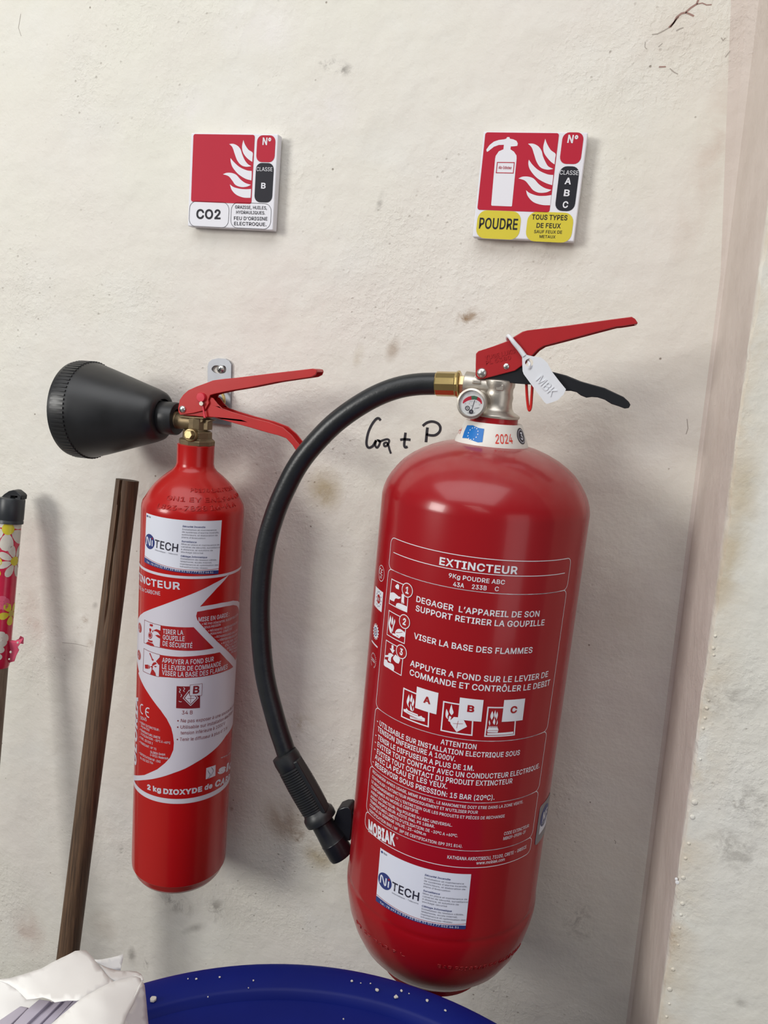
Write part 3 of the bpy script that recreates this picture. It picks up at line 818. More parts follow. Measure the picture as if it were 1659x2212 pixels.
à153|63,-3 49,-2 37,2 27,8 19,18 14,29 12,42 13,54 17,63 23,70 30,76 49,83 70,86 92,89 104,92 107,95 108,100 108,101 105,117 100,122 94,127 77,130 59,127 46,118 39,108 16,114 22,127 31,136 41,143 52,148 76,151 94,149 112,142 120,135 127,126 131,114 132,99 132,0 109,0 109,20 107,20 99,10 85,0|67,18 79,19 90,23 98,29 104,37 107,45 108,54 108,75 102,72 91,69 79,67 69,66 53,62 41,55 37,49 36,41 37,34 40,28 51,21|65,169 39,208 66,208 85,169
â153|63,-3 49,-2 37,2 27,8 19,18 14,29 12,42 13,54 17,63 23,70 30,76 49,83 70,86 92,89 104,92 107,95 108,100 108,101 105,117 100,122 94,127 77,130 59,127 46,118 39,108 16,114 22,127 31,136 41,143 52,148 76,151 94,149 112,142 120,135 127,126 131,114 132,99 132,0 109,0 109,20 107,20 99,10 85,0|67,18 79,19 90,23 98,29 104,37 107,45 108,54 108,75 102,72 91,69 79,67 69,66 53,62 41,55 37,49 36,41 37,34 40,28 51,21|55,171 31,171 31,172 63,208 86,208 117,172 117,171 93,171 74,195
ô163|81,-3 62,-1 46,6 32,18 22,33 16,52 13,74 16,96 22,114 32,130 46,141 62,149 81,151 101,149 117,141 131,130 141,114 148,96 150,74 148,52 141,33 131,18 117,6 101,-1|81,18 95,20 106,26 115,35 121,46 124,59 126,74 124,88 121,101 115,113 106,122 95,128 81,130 68,128 57,122 49,113 43,102 39,88 38,74 39,59 43,46 49,35 57,26 68,20|62,171 39,171 39,172 70,208 93,208 125,172 125,171 101,171 81,195
ù161|72,-2 58,0 45,4 35,12 27,23 22,37 21,55 21,149 45,149 45,57 47,41 54,29 65,22 79,20 89,21 98,24 106,30 111,38 115,48 116,60 116,149 140,149 140,0 117,0 117,36 121,36 112,18 101,7 87,0|71,169 45,208 72,208 91,169
ç156|81,-3 62,-1 46,6 32,18 22,33 16,52 13,74 16,96 22,114 32,130 46,141 62,149 81,151 102,148 120,140 134,127 142,109 119,103 114,114 106,122 95,128 81,130 68,128 57,122 49,113 43,102 39,88 38,74 39,59 43,46 49,35 57,26 68,20 81,18 95,20 106,26 115,35 120,46 143,40 134,22 120,8 102,0|67,-56 67,-42 82,-42 93,-40 96,-33 93,-26 82,-24 71,-24 75,6 88,6 88,0 88,-12 99,-13 107,-17 112,-24 114,-33 112,-44 106,-51 96,-55 83,-56
€182|143,129 134,110 6,110 14,129|126,90 117,70 6,70 14,90|166,182 157,161 144,170 129,177 113,179 98,177 84,170 72,159 63,143 57,124 56,100 57,76 63,57 72,41 84,30 98,23 113,21 129,23 144,29 156,38 166,17 155,8 142,2 128,-1 113,-3 90,0 70,10 54,25 41,45 33,70 31,100 33,129 41,155 54,175 70,190 90,200 113,203 128,201 142,198 155,191
Ê165|24,0 24,200 146,200 146,178 49,178 49,112 140,112 140,90 49,90 49,22 148,22 148,0|66,222 43,222 43,223 74,259 97,259 129,223 129,222 105,222 86,246
"""
SPACE = 74
_font, _txt, _gl = {}, {}, {}
for _l in GLYPHS.strip('\n').split('\n'):
    _p = _l[1:].split('|')
    _font[_l[0]] = (int(_p[0]), [[tuple(map(int, q.split(','))) for q in c.split(' ')] for c in _p[1:]])


def _area(c):
    return sum(c[k - 1][0] * c[k][1] - c[k][0] * c[k - 1][1] for k in range(len(c))) / 2


def _stroke(c, w, vs, fs, lift):
    """band of width w outside an outline: makes a heavier letter"""
    n, base = len(c), len(vs)
    for k in range(n):
        p, q, r = Vector(c[k - 1]), Vector(c[k]), Vector(c[(k + 1) % n])
        d1, d2 = (q - p).normalized(), (r - q).normalized()
        nn = Vector((-(d1.y + d2.y), d1.x + d2.x))
        if nn.length < 0.3:
            nn = Vector((-d1.y, d1.x))
        nn.normalize()
        m = w / max(0.6, abs(nn.dot(Vector((-d1.y, d1.x)))))
        for s in (0, 1):
            t = q + nn * m * s
            vs.append((t.x / 200, t.y / 200, lift))
    for k in range(n):
        k2 = (k + 1) % n
        fs.append((base + 2 * k, base + 2 * k + 1, base + 2 * k2 + 1, base + 2 * k2))


def _inside(pt, c):
    r, (x, y) = False, pt
    for k in range(len(c)):
        (x0, y0), (x1, y1) = c[k - 1], c[k]
        if (y0 > y) != (y1 > y) and x < (x1 - x0) * (y - y0) / (y1 - y0) + x0:
            r = not r
    return r


def glyph(ch, bold):
    key = (ch, bold)
    if key not in _gl:
        loops = _font[ch][1]
        outs = [c for c in loops if _area(c) < 0]
        holes = [c for c in loops if _area(c) >= 0]
        vs, fs, lift = [], [], 0
        for c in outs:
            ring = [c] + [h for h in holes if _inside(h[0], c)]
            tris = tessellate_polygon([[Vector((x, y, 0)) for x, y in q] for q in ring])
            base, lift = len(vs), lift + 1
            for q in ring:
                vs += [(x / 200, y / 200, lift) for x, y in q]
            fs += [tuple(base + k for k in t) for t in tris]
        if bold:
            for c in loops:
                lift += 1
                _stroke(c, bold * 320, vs, fs, lift)
            e = bold * 1.6
            vs = [(x, (y + e) / (1 + 2 * e), l) for x, y, l in vs]
        _gl[key] = (vs, fs)
    return _gl[key]


def text_geo(s, bold):
    key = (s, bold)
    if key not in _txt:
        x, vs, fs = 0.0, [], []
        for ch in s:
            if ch == ' ':
                x += SPACE / 200
                continue
            gv, gf = glyph(ch, bold)
            base = len(vs)
            vs += [(x + a, c, l) for a, c, l in gv]
            fs += [tuple(base + k for k in f) for f in gf]
            x += _font[ch][0] / 200 + bold * 2.0
        _txt[key] = (vs, fs)
    return _txt[key]


class Decal:
    """flat print laid on a surface: lettering, lines and shapes of one part"""

    def __init__(self, surf, mats):
        self.s, self.mats, self.mb = surf, mats, MB()
        self.thick = None

    def _put(self, vs, fs, mi, off):
        s = self.s
        if s.step:
            us = [p[0] for p in vs]
            lo, hi = min(us), max(us)
            if hi - lo > s.step * 1.2 and max(max(vs[i][0] for i in f) - min(vs[i][0] for i in f) for f in fs) > s.step * 1.2:
                bm = bmesh.new()
                bv = [bm.verts.new((p[0], p[1], p[2] if len(p) > 2 else 0)) for p in vs]
                for f in fs:
                    try:
                        bm.faces.new([bv[i] for i in f])
                    except ValueError:
                        pass
                k = math.ceil(lo / s.step)
                while k * s.step < hi:
                    bmesh.ops.bisect_plane(bm, geom=bm.verts[:] + bm.edges[:] + bm.faces[:], plane_co=(k * s.step, 0, 0), plane_no=(1, 0, 0), dist=1e-7)
                    k += 1
                bm.verts.index_update()
                vs = [(v.co.x, v.co.y, v.co.z) for v in bm.verts]
                fs = [tuple(v.index for v in f.verts) for f in bm.faces]
                bm.free()
        self.mb.add([s.p3(p[0], p[1], off + (p[2] if len(p) > 2 else 0)) for p in vs], fs, mi)

    def uvs(self, pts):
        return [self.s.uv(*p) for p in pts]

    def poly_uv(self, uv, mi=0, lay=1):
        uv = [tuple(p) for p in uv]
        tris = tessellate_polygon([[Vector((a, c, 0)) for a, c in uv]])
        self._put(uv, [tuple(t) for t in tris], mi, lay * 0.00016)
        return self

    def poly(self, pts, mi=0, lay=1, smooth=0):
        uv = self.uvs(pts)
        if smooth:                                          # curves between the sharp tips
            n = len(pts)
            cor = [k for k in range(n) if (Vector(pts[k]) - Vector(pts[k - 1])).normalized().dot((Vector(pts[(k + 1) % n]) - Vector(pts[k])).normalized()) < 0.5]
            if cor:
                out = []
                for q, k in enumerate(cor):
                    e = cor[(q + 1) % len(cor)]
                    m = (e - k) % n or n
                    out += catmull([uv[(k + s) % n] for s in range(m + 1)], smooth, closed=False)[:-1]
                uv = out
            else:
                uv = catmull(uv, smooth)
        return self.poly_uv(uv, mi, lay)

    def line_uv(self, uv, w, mi=0, lay=1, closed=False):
        pts = [Vector((a, c)) for a, c in uv]
        if self.s.step:
            den = []
            n = len(pts)
            for i in range(n if closed else n - 1):
                a, c = pts[i], pts[(i + 1) % n]
                k = max(1, int(abs(c.x - a.x) / self.s.step) + 1)
                den += [a + (c - a) * (j / k) for j in range(k)]
            if not closed:
                den.append(pts[-1])
            pts = den
        n = len(pts)
        vs, fs = [], []
        for i, p in enumerate(pts):
            a = pts[(i - 1) % n] if closed else pts[max(i - 1, 0)]
            c = pts[(i + 1) % n] if closed else pts[min(i + 1, n - 1)]
            d1 = (p - a)
            d2 = (c - p)
            if d1.length < 1e-9:
                d1 = d2
            if d2.length < 1e-9:
                d2 = d1
            d1, d2 = d1.normalized(), d2.normalized()
            nn = Vector((-(d1 + d2).y, (d1 + d2).x))
            if nn.length < 1e-6:
                nn = Vector((-d1.y, d1.x))
            nn.normalize()
            k = min(2.0, 1 / max(0.3, abs(nn.dot(Vector((-d1.y, d1.x))))))
            vs += [tuple(p + nn * w / 2 * k), tuple(p - nn * w / 2 * k)]
        for i in range(n if closed else n - 1):
            j = (i + 1) % n
            fs.append((2 * i, 2 * i + 1, 2 * j + 1, 2 * j))
        self.mb.add([self.s.p3(a, c, lay * 0.00016) for a, c in vs], fs, mi)
        return self

    def line(self, pts, w, mi=0, lay=1, closed=False, smooth=0):
        uv = self.uvs(pts)
        if smooth:
            uv = catmull(uv, smooth, closed)
        return self.line_uv(uv, w, mi, lay, closed)

    def disc(self, c, r, mi=0, lay=1, ring=None, n=32, uvc=None):
        u, v = uvc or self.s.uv(*c)
        pts = [(u + r * math.cos(2 * math.pi * k / n), v + r * math.sin(2 * math.pi * k / n)) for k in range(n)]
        if ring:
            return self.line_uv(pts, ring, mi, lay, True)
        return self.poly_uv(pts, mi, lay)

    def text_uv(self, s, a, c, cap, mi=0, lay=1, bold=0.0, pre='', post='', slant=0.0):
        full = pre + s + post
        vs, fs = text_geo(full, bold)
        if not vs:
            return self
        x0 = max(v[0] for v in text_geo(pre, bold)[0]) + 0.08 if pre else min(v[0] for v in vs)
        x1 = max(v[0] for v in text_geo(pre + s, bold)[0])
        a, c = Vector(a), Vector(c)
        e = (c - a) / (x1 - x0)
        up = Vector((-(c - a).y, (c - a).x)).normalized() * cap
        out = []
        for x, y, l in vs:
            p = a + e * (x - x0 + slant * y) + up * y
            out.append((p.x, p.y, l * 0.000016))
        self._put(out, fs, mi, lay * 0.00016)
        return self

    def text(self, s, pts, cap, mi=0, lay=1, bold=0.0, pre='', post='', slant=0.0):
        p0, p1 = pts
        a, c = self.s.uv(*p0), self.s.uv(*p1)
        m = ((p0[0] + p1[0]) / 2, (p0[1] + p1[1]) / 2)
        t, bb = self.s.uv(m[0], m[1] - cap / 2), self.s.uv(m[0], m[1] + cap / 2)
        h = abs(t[1] - bb[1])
        return self.text_uv(s, a, c, h, mi, lay, bold, pre, post, slant)

    def obj(self, name, parent, label=None, thick=None):
        o = self.mb.obj(name, self.mats, parent, smooth=180 if self.s.step else 0, label=label, fix=False)
        if 'text' in name or 'lettering' in name or name == 'flower_print':
            o['kind'] = 'stuff'                                # letters too small to pick apart one by one
        if thick:
            md = o.modifiers.new('thickness', 'SOLIDIFY')
            md.thickness = thick
            md.offset = 0
        return o


def rrect(x0, y0, x1, y1, r, n=5):
    out = []
    for cx, cy, a0 in ((x1 - r, y1 - r, 0), (x0 + r, y1 - r, 90), (x0 + r, y0 + r, 180), (x1 - r, y0 + r, 270)):
        for k in range(n + 1):
            a = math.radians(a0 + 90 * k / n)
            out.append((cx + r * math.cos(a), cy + r * math.sin(a)))
    return out


#@@OBJECTS
# ================================================================== signs
def make_sign(px, label, z, corners, yellow, symbol):
    """fire class sign: a board on the wall with printed panels"""
    yf = -0.0125
    S = Pln(yf)
    us = [S.uv(*p) for p in corners]                       # TL TR BR BL of the front face
    x0, x1 = (us[0][0] + us[3][0]) / 2, (us[1][0] + us[2][0]) / 2
    z1, z0 = (us[0][1] + us[1][1]) / 2, (us[2][1] + us[3][1]) / 2
    t = thing('fire_class_sign', ((x0 + x1) / 2, yf, z0), label, 'sign', 'fire class signs on the wall')
    b = MB()
    b.box(((x0 + x1) / 2, yf / 2 - 0.0012, (z0 + z1) / 2), (x1 - x0, abs(yf) - 0.0026, z1 - z0))
    o = b.obj('board', SIGN_WHITE, t, smooth=0, bevel=0.0009)
    return t, S


def flames(d, fn, mi, lay):
    for f in fn:
        d.poly(f, mi, lay, smooth=5)


z3 = Z(390, 270, 0.15070)
t, S = make_sign(None, 'white square sign reading CO2 with red flame panel and no extinguisher picture', z3,
                 z3((138, 112), (1392, 128), (1328, 1500), (112, 1455)), False, False)
d = Decal(S, [SIGN_RED]); d.poly_uv(rrect(*S.uv(*z3((150, 1098))[0]), *S.uv(*z3((1066, 142))[0]), 0.0022), 0, 1); red_panel = d.obj('red_panel', t)
d = Decal(S, [SIGN_WHITE])
flames(d, [z3((903, 215), (925, 280), (975, 355), (1035, 398), (1034, 465), (1030, 530), (960, 480), (900, 400), (884, 310)),
           z3((700, 275), (760, 272), (820, 300), (862, 350), (885, 420), (920, 500), (965, 560), (1018, 592), (940, 600), (870, 575), (815, 510), (780, 420), (745, 320)),
           z3((718, 475), (770, 535), (850, 605), (950, 650), (1022, 660), (1022, 720), (1018, 795), (930, 770), (830, 705), (750, 610), (722, 530)),
           z3((610, 708), (660, 688), (730, 688), (800, 715), (860, 780), (930, 832), (1012, 858), (950, 885), (870, 890), (790, 860), (745, 800), (690, 735)),
           z3((710, 852), (760, 890), (850, 915), (940, 922), (1012, 918), (1010, 980), (1005, 1045), (900, 1040), (800, 1000), (735, 930))], 0, 2)
d.obj('flame_symbol', red_panel)
d = Decal(S, [SIGN_RED, SIGN_WHITE]); d.poly_uv(rrect(*S.uv(*z3((1082, 530))[0]), *S.uv(*z3((1366, 150))[0]), 0.0060), 0, 1)
d.text('N°', z3((1175, 288), (1295, 292)), 0.1507 * 108, 1, 2, 0.03); d.obj('number_panel', t)
d = Decal(S, [SIGN_BLACK, SIGN_WHITE]); d.poly_uv(rrect(*S.uv(*z3((1056, 1105))[0]), *S.uv(*z3((1342, 548))[0]), 0.0062), 0, 1)
d.text('CLASSE', z3((1090, 660), (1318, 664)), 0.1507 * 56, 1, 2, 0.0); d.text('B', z3((1155, 912), (1220, 914)), 0.1507 * 84, 1, 2, 0.03); d.obj('class_panel', t)
d = Decal(S, [SIGN_BLACK]); d.line_uv(rrect(*S.uv(*z3((120, 1450))[0]), *S.uv(*z3((700, 1112))[0]), 0.0075), 0.00035, 0, 1, True)
d.text('CO2', z3((225, 1345), (572, 1352)), 0.1507 * 140, 0, 1, 0.03); d.obj('type_panel', t)
d = Decal(S, [SIGN_BLACK]); d.line_uv(rrect(*S.uv(*z3((715, 1470))[0]), *S.uv(*z3((1306, 1130))[0]), 0.0075), 0.00035, 0, 1, True)
d.text('GRAISSE, HUILES,', z3((782, 1198), (1238, 1212)), 0.1507 * 46, 0, 1, 0.012); d.text('HYDRAULIQUES.', z3((798, 1272), (1212, 1284)), 0.1507 * 46, 0, 1, 0.012)
d.text("FEU D'ORIGINE", z3((765, 1360), (1246, 1370)), 0.1507 * 50, 0, 1, 0.012); d.text('ELECTROQUE.', z3((768, 1436), (1230, 1450)), 0.1507 * 50, 0, 1, 0.012)
d.obj('description_panel', t)

z4 = Z(1000, 270, 0.18083)
t, S = make_sign(None, 'white square sign reading POUDRE with yellow panels and a white extinguisher picture', z4,
                 z4((236, 76), (1482, 86), (1334, 1392), (125, 1338)), True, True)
d = Decal(S, [SIGN_RED]); d.poly_uv(rrect(*S.uv(*z4((171, 1012))[0]), *S.uv(*z4((1150, 98))[0]), 0.0022), 0, 1); red_panel = d.obj('red_panel', t)
d = Decal(S, [SIGN_WHITE])
flames(d, [z4((984, 165), (1005, 225), (1050, 300), (1106, 345), (1102, 400), (1095, 472), (1040, 430), (975, 345), (960, 265)),
           z4((778, 225), (840, 225), (900, 255), (940, 310), (955, 370), (985, 440), (1020, 495), (1080, 525), (1010, 535), (930, 510), (880, 440), (850, 350), (822, 270)),
           z4((788, 415), (835, 480), (910, 545), (1010, 590), (1079, 598), (1075, 650), (1066, 720), (980, 690), (880, 630), (805, 540), (782, 470)),
           z4((664, 640), (715, 618), (790, 620), (850, 645), (910, 710), (980, 755), (1058, 776), (1000, 805), (910, 810), (840, 780), (790, 720), (740, 665)),
           z4((754, 780), (800, 815), (890, 845), (980, 848), (1057, 838), (1050, 895), (1042, 960), (940, 955), (840, 920), (775, 850))], 0, 2)
d.obj('flame_symbol', red_panel)
d = Decal(S, [SIGN_WHITE, SIGN_RED])
d.poly(z4((285, 320), (280, 295), (320, 240), (370, 200), (430, 180), (495, 172), (518, 165), (528, 146), (556, 146), (562, 165), (600, 172), (640, 190), (656, 220), (650, 250),
          (610, 256), (572, 258), (568, 292), (610, 320), (640, 365), (642, 400), (586, 968), (578, 974), (345, 965), (338, 955), (385, 405), (392, 370), (430, 315), (484, 292), (490, 238),
          (430, 240), (370, 262), (300, 318)), 0, 2)
d.line(z4((412, 448), (614, 450), (602, 576), (398, 572)), 0.0007, 1, 3, True); d.text('Allo-Extincteur', z4((425, 526), (580, 530)), 0.1808 * 36, 1, 3, 0.02)
d.obj('extinguisher_symbol', red_panel)
d = Decal(S, [SIGN_RED, SIGN_WHITE]); d.poly_uv(rrect(*S.uv(*z4((1150, 463))[0]), *S.uv(*z4((1450, 90))[0]), 0.0060), 0, 1)
d.text('N°', z4((1245, 215), (1365, 222)), 0.1808 * 98, 1, 2, 0.03); d.obj('number_panel', t)
d = Decal(S, [SIGN_BLACK, SIGN_WHITE]); d.poly_uv(rrect(*S.uv(*z4((1094, 1024))[0]), *S.uv(*z4((1398, 496))[0]), 0.0066), 0, 1)
d.text('CLASSE', z4((1155, 592), (1378, 599)), 0.1808 * 52, 1, 2, 0.0)
for ch, y, xa, xb in (('A', 708, 1212, 1288), ('B', 850, 1202, 1270), ('C', 990, 1187, 1252)):
    d.text(ch, z4((xa, y), (xb, y + 4)), 0.1808 * 80, 1, 2, 0.03)
d.obj('class_panel', t)
d = Decal(S, [SIGN_YELLOW, SIGN_BLACK]); d.poly_uv(rrect(*S.uv(*z4((148, 1350))[0]), *S.uv(*z4((705, 1035))[0]), 0.0085), 0, 1)
d.text('POUDRE', z4((190, 1238), (648, 1254)), 0.1808 * 132, 1, 2, 0.02); d.obj('type_panel', t)
d = Decal(S, [SIGN_YELLOW, SIGN_BLACK]); d.poly_uv(rrect(*S.uv(*z4((740, 1385))[0]), *S.uv(*z4((1332, 1052))[0]), 0.0085), 0, 1)
d.text('TOUS TYPES', z4((822, 1130), (1245, 1140)), 0.1808 * 62, 1, 2, 0.022); d.text('DE FEUX', z4((877, 1228), (1166, 1236)), 0.1808 * 58, 1, 2, 0.022)
d.text('SAUF FEUX DE', z4((848, 1292), (1183, 1300)), 0.1808 * 38, 1, 2, 0.012); d.text('METAUX', z4((914, 1350), (1103, 1356)), 0.1808 * 36, 1, 2, 0.012)
d.obj('description_panel', t)

# handwriting on the wall between the two extinguishers
z8 = Z(500, 780, 0.39792)
Wp = Pln(0.0)
d = Decal(Wp, [MARKER])
d.line(z8((810, 322), (800, 311), (785, 315), (762, 345), (742, 390), (733, 440), (738, 464), (750, 470), (768, 460), (780, 440), (786, 430)), 0.0026, 0, 2, smooth=5)
d.line(z8((786, 430), (780, 455), (790, 470), (802, 455), (806, 436), (796, 430), (806, 436), (822, 430), (845, 424), (856, 432), (848, 455), (832, 462), (828, 448), (842, 442), (852, 458), (858, 480), (866, 502)), 0.0022, 0, 2, smooth=5)
d.line(z8((916, 427), (940, 424), (972, 427)), 0.0026, 0, 2, smooth=4)
d.line(z8((945, 388), (941, 420), (938, 455), (944, 468), (956, 464)), 0.0026, 0, 2, smooth=4)
d.line(z8((1064, 360), (1060, 395), (1056, 440)), 0.0028, 0, 2, smooth=4)
d.line(z8((1038, 352), (1060, 335), (1090, 328), (1120, 338), (1134, 360), (1128, 385), (1105, 402), (1075, 402), (1058, 396)), 0.0026, 0, 2, smooth=5)
d.obj('handwriting', wall, 'black marker handwriting on the plaster')
# cracks at the top right and hairlines
z7 = Z(1300, 0, 0.22607)
d = Decal(Wp, [CRACK, CRACK_GREY])
d.line(z7((930, -20), (905, 40), (850, 75), (800, 120), (760, 130), (715, 165), (690, 215), (640, 265)), 0.0016, 0, 1)
d.line(z7((800, 120), (840, 135), (880, 155)), 0.0015, 0, 1)
d.line(z7((905, 40), (960, 30), (1000, 48), (1050, 45)), 0.0009, 0, 1)
d.line(z7((640, 265), (590, 295), (530, 325), (480, 330)), 0.0008, 1, 1)
d.line(z7((735, 160), (700, 200), (672, 240), (655, 262)), 0.0012, 0, 1)
d.line(z7((1330, 385), (1280, 425), (1220, 495), (1180, 545)), 0.0007, 1, 1)
d.line(z7((780, 265), (745, 275), (710, 295)), 0.0008, 1, 1)
d.line(z7((650, 655), (690, 690), (725, 708)), 0.0008, 1, 1)
d.line(z7((545, 640), (612, 638)), 0.0011, 0, 1)
d.line(z7((580, 415), (555, 435), (540, 448)), 0.0006, 1, 1)
d.line(z7((415, 400), (412, 450), (430, 470)), 0.0006, 1, 1)
d.line(z7((1140, 360), (1158, 388), (1180, 362)), 0.0007, 1, 1)
d.line([(1484, 905), (1486, 925), (1482, 938)], 0.0007, 1, 1)
d.line([(1327, 1814), (1330, 1818), (1329, 1823)], 0.0007, 1, 1)
d.line([(135, 1388), (165, 1391), (190, 1397)], 0.0006, 1, 1)
d.line([(45, 30), (40, 60), (46, 78)], 0.0005, 1, 1)
d.obj('crack', wall, 'reddish crack and hairlines in the plaster')
# small round paint blisters along the pillar's corner
random.seed(11)
bm_ = MB()
for px, py, rr in ((1531, 1513, 3), (1527, 1530, 4), (1523, 1551, 3), (1519, 1573, 3.5), (1501, 1733, 7), (1496, 1765, 6), (1488, 1822, 4), (1481, 1854, 4), (1476, 1896, 5), (1474, 1952, 5),
                   (1471, 1976, 4), (1468, 2004, 3), (1465, 2041, 3), (1454, 2094, 5), (1447, 2137, 6), (1446, 2168, 3), (1440, 2196, 3.5), (1513, 1640, 3), (1541, 1400, 4), (1545, 1374, 3.5), (1542, 1415, 3)):
    p = unp(px, py, -PIL)
    R_ = rr * 0.00036
    bm_.lathe([(R_, -0.0006), (R_ * 0.95, 0.0003), (R_ * 0.7, 0.0007), (R_ * 0.35, 0.0009), (0.0001, 0.00095)], p, (0, -1, 0), 14, caps=False)
o = bm_.obj('paint_blister', PIL_M, pil, smooth=60)
o['kind'] = 'stuff'
b = MB()
for px, py, w_, h_ in ((1463, 1906, 4, 7), (1461, 1899, 3, 4)):
    p = unp(px, py, -PIL)
    b.lathe([(w_ * 0.0004, -0.0004), (w_ * 0.00036, 0.0004), (0.0001, 0.0006)], p, (0, -1, 0), 10, caps=False)
b.obj('paint_flake', pmat('bare_white_flake', (0.85, 0.85, 0.85), 0.6), pil, label='small bare white flake on the pillar corner')


# ================================================================== company sticker on a cylinder
def sticker(surf, TL, TR, BR_, BL, parent, lay=1):
    q = [surf.uv(*p) for p in (TL, TR, BR_, BL)]
    a, b_, c, e = [Vector(x) for x in q]
    H = ((a - e).length + (b_ - c).length) / 2
    WD = ((b_ - a).length + (c - e).length) / 2

    def P(s, tt):
        return tuple(e * (1 - s) * (1 - tt) + c * s * (1 - tt) + b_ * s * tt + a * (1 - s) * tt)

    d = Decal(surf, [STICKER])
    d.poly_uv([P(0, 0), P(1, 0), P(1, 1), P(0, 1)], 0, lay)
    st = d.obj('sticker', parent, 'white paper service sticker with blue logo')
    d = Decal(surf, [PRINT_NAVY, PRINT_INK, PRINT_GREY, STICKER, PRINT_RED])
    l1, l2, l3 = lay + 1, lay + 2, lay + 3
    band = [P(0, 0), P(1, 0), P(1, 0.066)] + [P(1 - k / 12, 0.066 + 0.03 * (k / 12) - 0.045 * math.sin(math.pi * k / 12) + 0.012) for k in range(1, 12)] + [P(0, 0.10)]
    d.poly_uv(band, 0, l1)
    d.line_uv([P(k / 12, 0.115 - 0.03 * (k / 12) - 0.045 * math.sin(math.pi * k / 12) + 0.012) for k in range(13)], H * 0.008, 4, l1)
    d.text_uv('Tel : 78 293 52 99 / 33 858 51 01 / 77 012 44 51', P(0.06, 0.018), P(0.93, 0.018), H * 0.036, 3, l2, 0.012)
    d.disc(None, H * 0.145, 0, l1, uvc=P(0.097, 0.46))
    cu, cv = P(0.097, 0.46)
    k = H * 0.145
    nn = [(-0.6, -0.5), (-0.6, 0.36), (-0.5, 0.49), (-0.36, 0.40), (0.0, -0.36), (0.10, -0.47), (0.2, -0.36), (0.2, 0.5)]
    d.line_uv([(cu + k * x, cv + k * y) for x, y in nn], k * 0.17, 3, l2)
    d.line_uv([(cu + k * 0.58, cv - k * 0.5), (cu + k * 0.58, cv + k * 0.28)], k * 0.17, 3, l2)
    d.disc(None, k * 0.12, 4, l2, uvc=(cu + k * 0.58, cv + k * 0.52))
    d.text_uv('TECH', P(0.192, 0.385), P(0.500, 0.385), H * 0.155, 1, l1, 0.018)
    d.text_uv('informatique - Télécoms', P(0.20, 0.325), P(0.500, 0.325), H * 0.026, 2, l1)
    d.disc(None, H * 0.022, 0, l1, uvc=P(0.028, 0.945), n=16)
    d.text_uv('TECH', P(0.048, 0.93), P(0.098, 0.93), H * 0.03, 1, l1, 0.02)
    cols = [(0.89, 'Sécurité Incendie', 0.26, 1), (0.835, 'Installation et maintenance', 0.40, 0), (0.785, "de systèmes d'alarme incendie,", 0.435, 0), (0.735, 'extincteurs, et élaboration de', 0.42, 0),
            (0.685, "plans d'évacuation", 0.27, 0), (0.605, 'Surveillance', 0.17, 1), (0.555, 'Mise en place et maintenance de', 0.45, 0), (0.505, 'caméras de sécurité, surveillance', 0.46, 0),
            (0.455, 'à distance, et solutions de', 0.37, 0), (0.405, 'stockage sécurisé', 0.255, 0), (0.325, 'Câblage Informatique', 0.305, 1), (0.275, 'Installation de réseaux câblés,', 0.43, 0),
            (0.225, 'téléphonie, accès internet,', 0.37, 0), (0.175, 'maintenance et optimisation des', 0.455, 0), (0.125, 'infrastructures réseau', 0.32, 0)]
    for tt, s, wd, hd in cols:
        d.text_uv(s, P(0.535, tt - 0.02), P(0.535 + wd, tt - 0.02), H * (0.034 if hd else 0.030), 0 if hd else 2, l1, 0.02 if hd else 0.0, slant=0.2 if hd else 0)
    d.obj('sticker_print', st)


def flame_shape(d, pts, mi, lay):
    d.poly(pts, mi, lay, smooth=4)


# ================================================================== large powder extinguisher
BX, BY, BRr = -0.0880, -0.1056, 0.0902


def zof(px, py, y):
    return unp(px, py, y).z


ext = thing('fire_extinguisher', (BX, BY, 0.80), 'large dark red powder extinguisher with black hose and white POUDRE ABC instructions', 'fire extinguisher')
z_full = zof(1050, 1082, BY)
z_top = zof(1060, 948, BY)
z_seam = zof(972, 2040, BY - BRr)
hd = z_top - z_full
dome = [(0.00, 0.965), (0.22, 0.955), (0.34, 0.930), (0.45, 0.890), (0.56, 0.825), (0.66, 0.745), (0.745, 0.655), (0.82, 0.555), (0.88, 0.44), (0.93, 0.32), (0.965, 0.21), (0.988, 0.10), (1.0, 0.0)]
big_prof = [(BRr * a, z_full + hd * h) for a, h in dome]
bot = [(1.0, 0.0), (1.008, -0.03), (1.008, -0.12), (0.99, -0.25), (0.955, -0.42), (0.90, -0.58), (0.82, -0.74), (0.70, -0.88), (0.56, -0.97), (0.36, -1.03), (0.0, -1.05)]
big_prof += [(BRr, z_seam + 0.004), (BRr * 1.004, z_seam + 0.001)] + [(BRr * a, z_seam + 0.087 * h) for a, h in bot]
b = MB()
b.lathe([(max(r, 0.0004), z) for r, z in big_prof], (BX, BY, 0), (0, 0, 1), 96)
body = b.obj('cylinder_body', RED_BIG, ext, smooth=50)
b = MB()
fr, zb = 0.0520, z_seam - 0.080
b.lathe([(fr, zb + 0.016), (fr, zb - 0.012), (fr - 0.003, zb - 0.012), (fr - 0.003, zb + 0.016)], (BX, BY, 0), (0, 0, 1), 64, caps=False)
b.obj('base_ring', RED_BIG, ext, smooth=40)
BIG = Cyl((BX, BY, 0), (0, 0, 1), [(max(r, 0.0004), z) for r, z in big_prof], BRr)

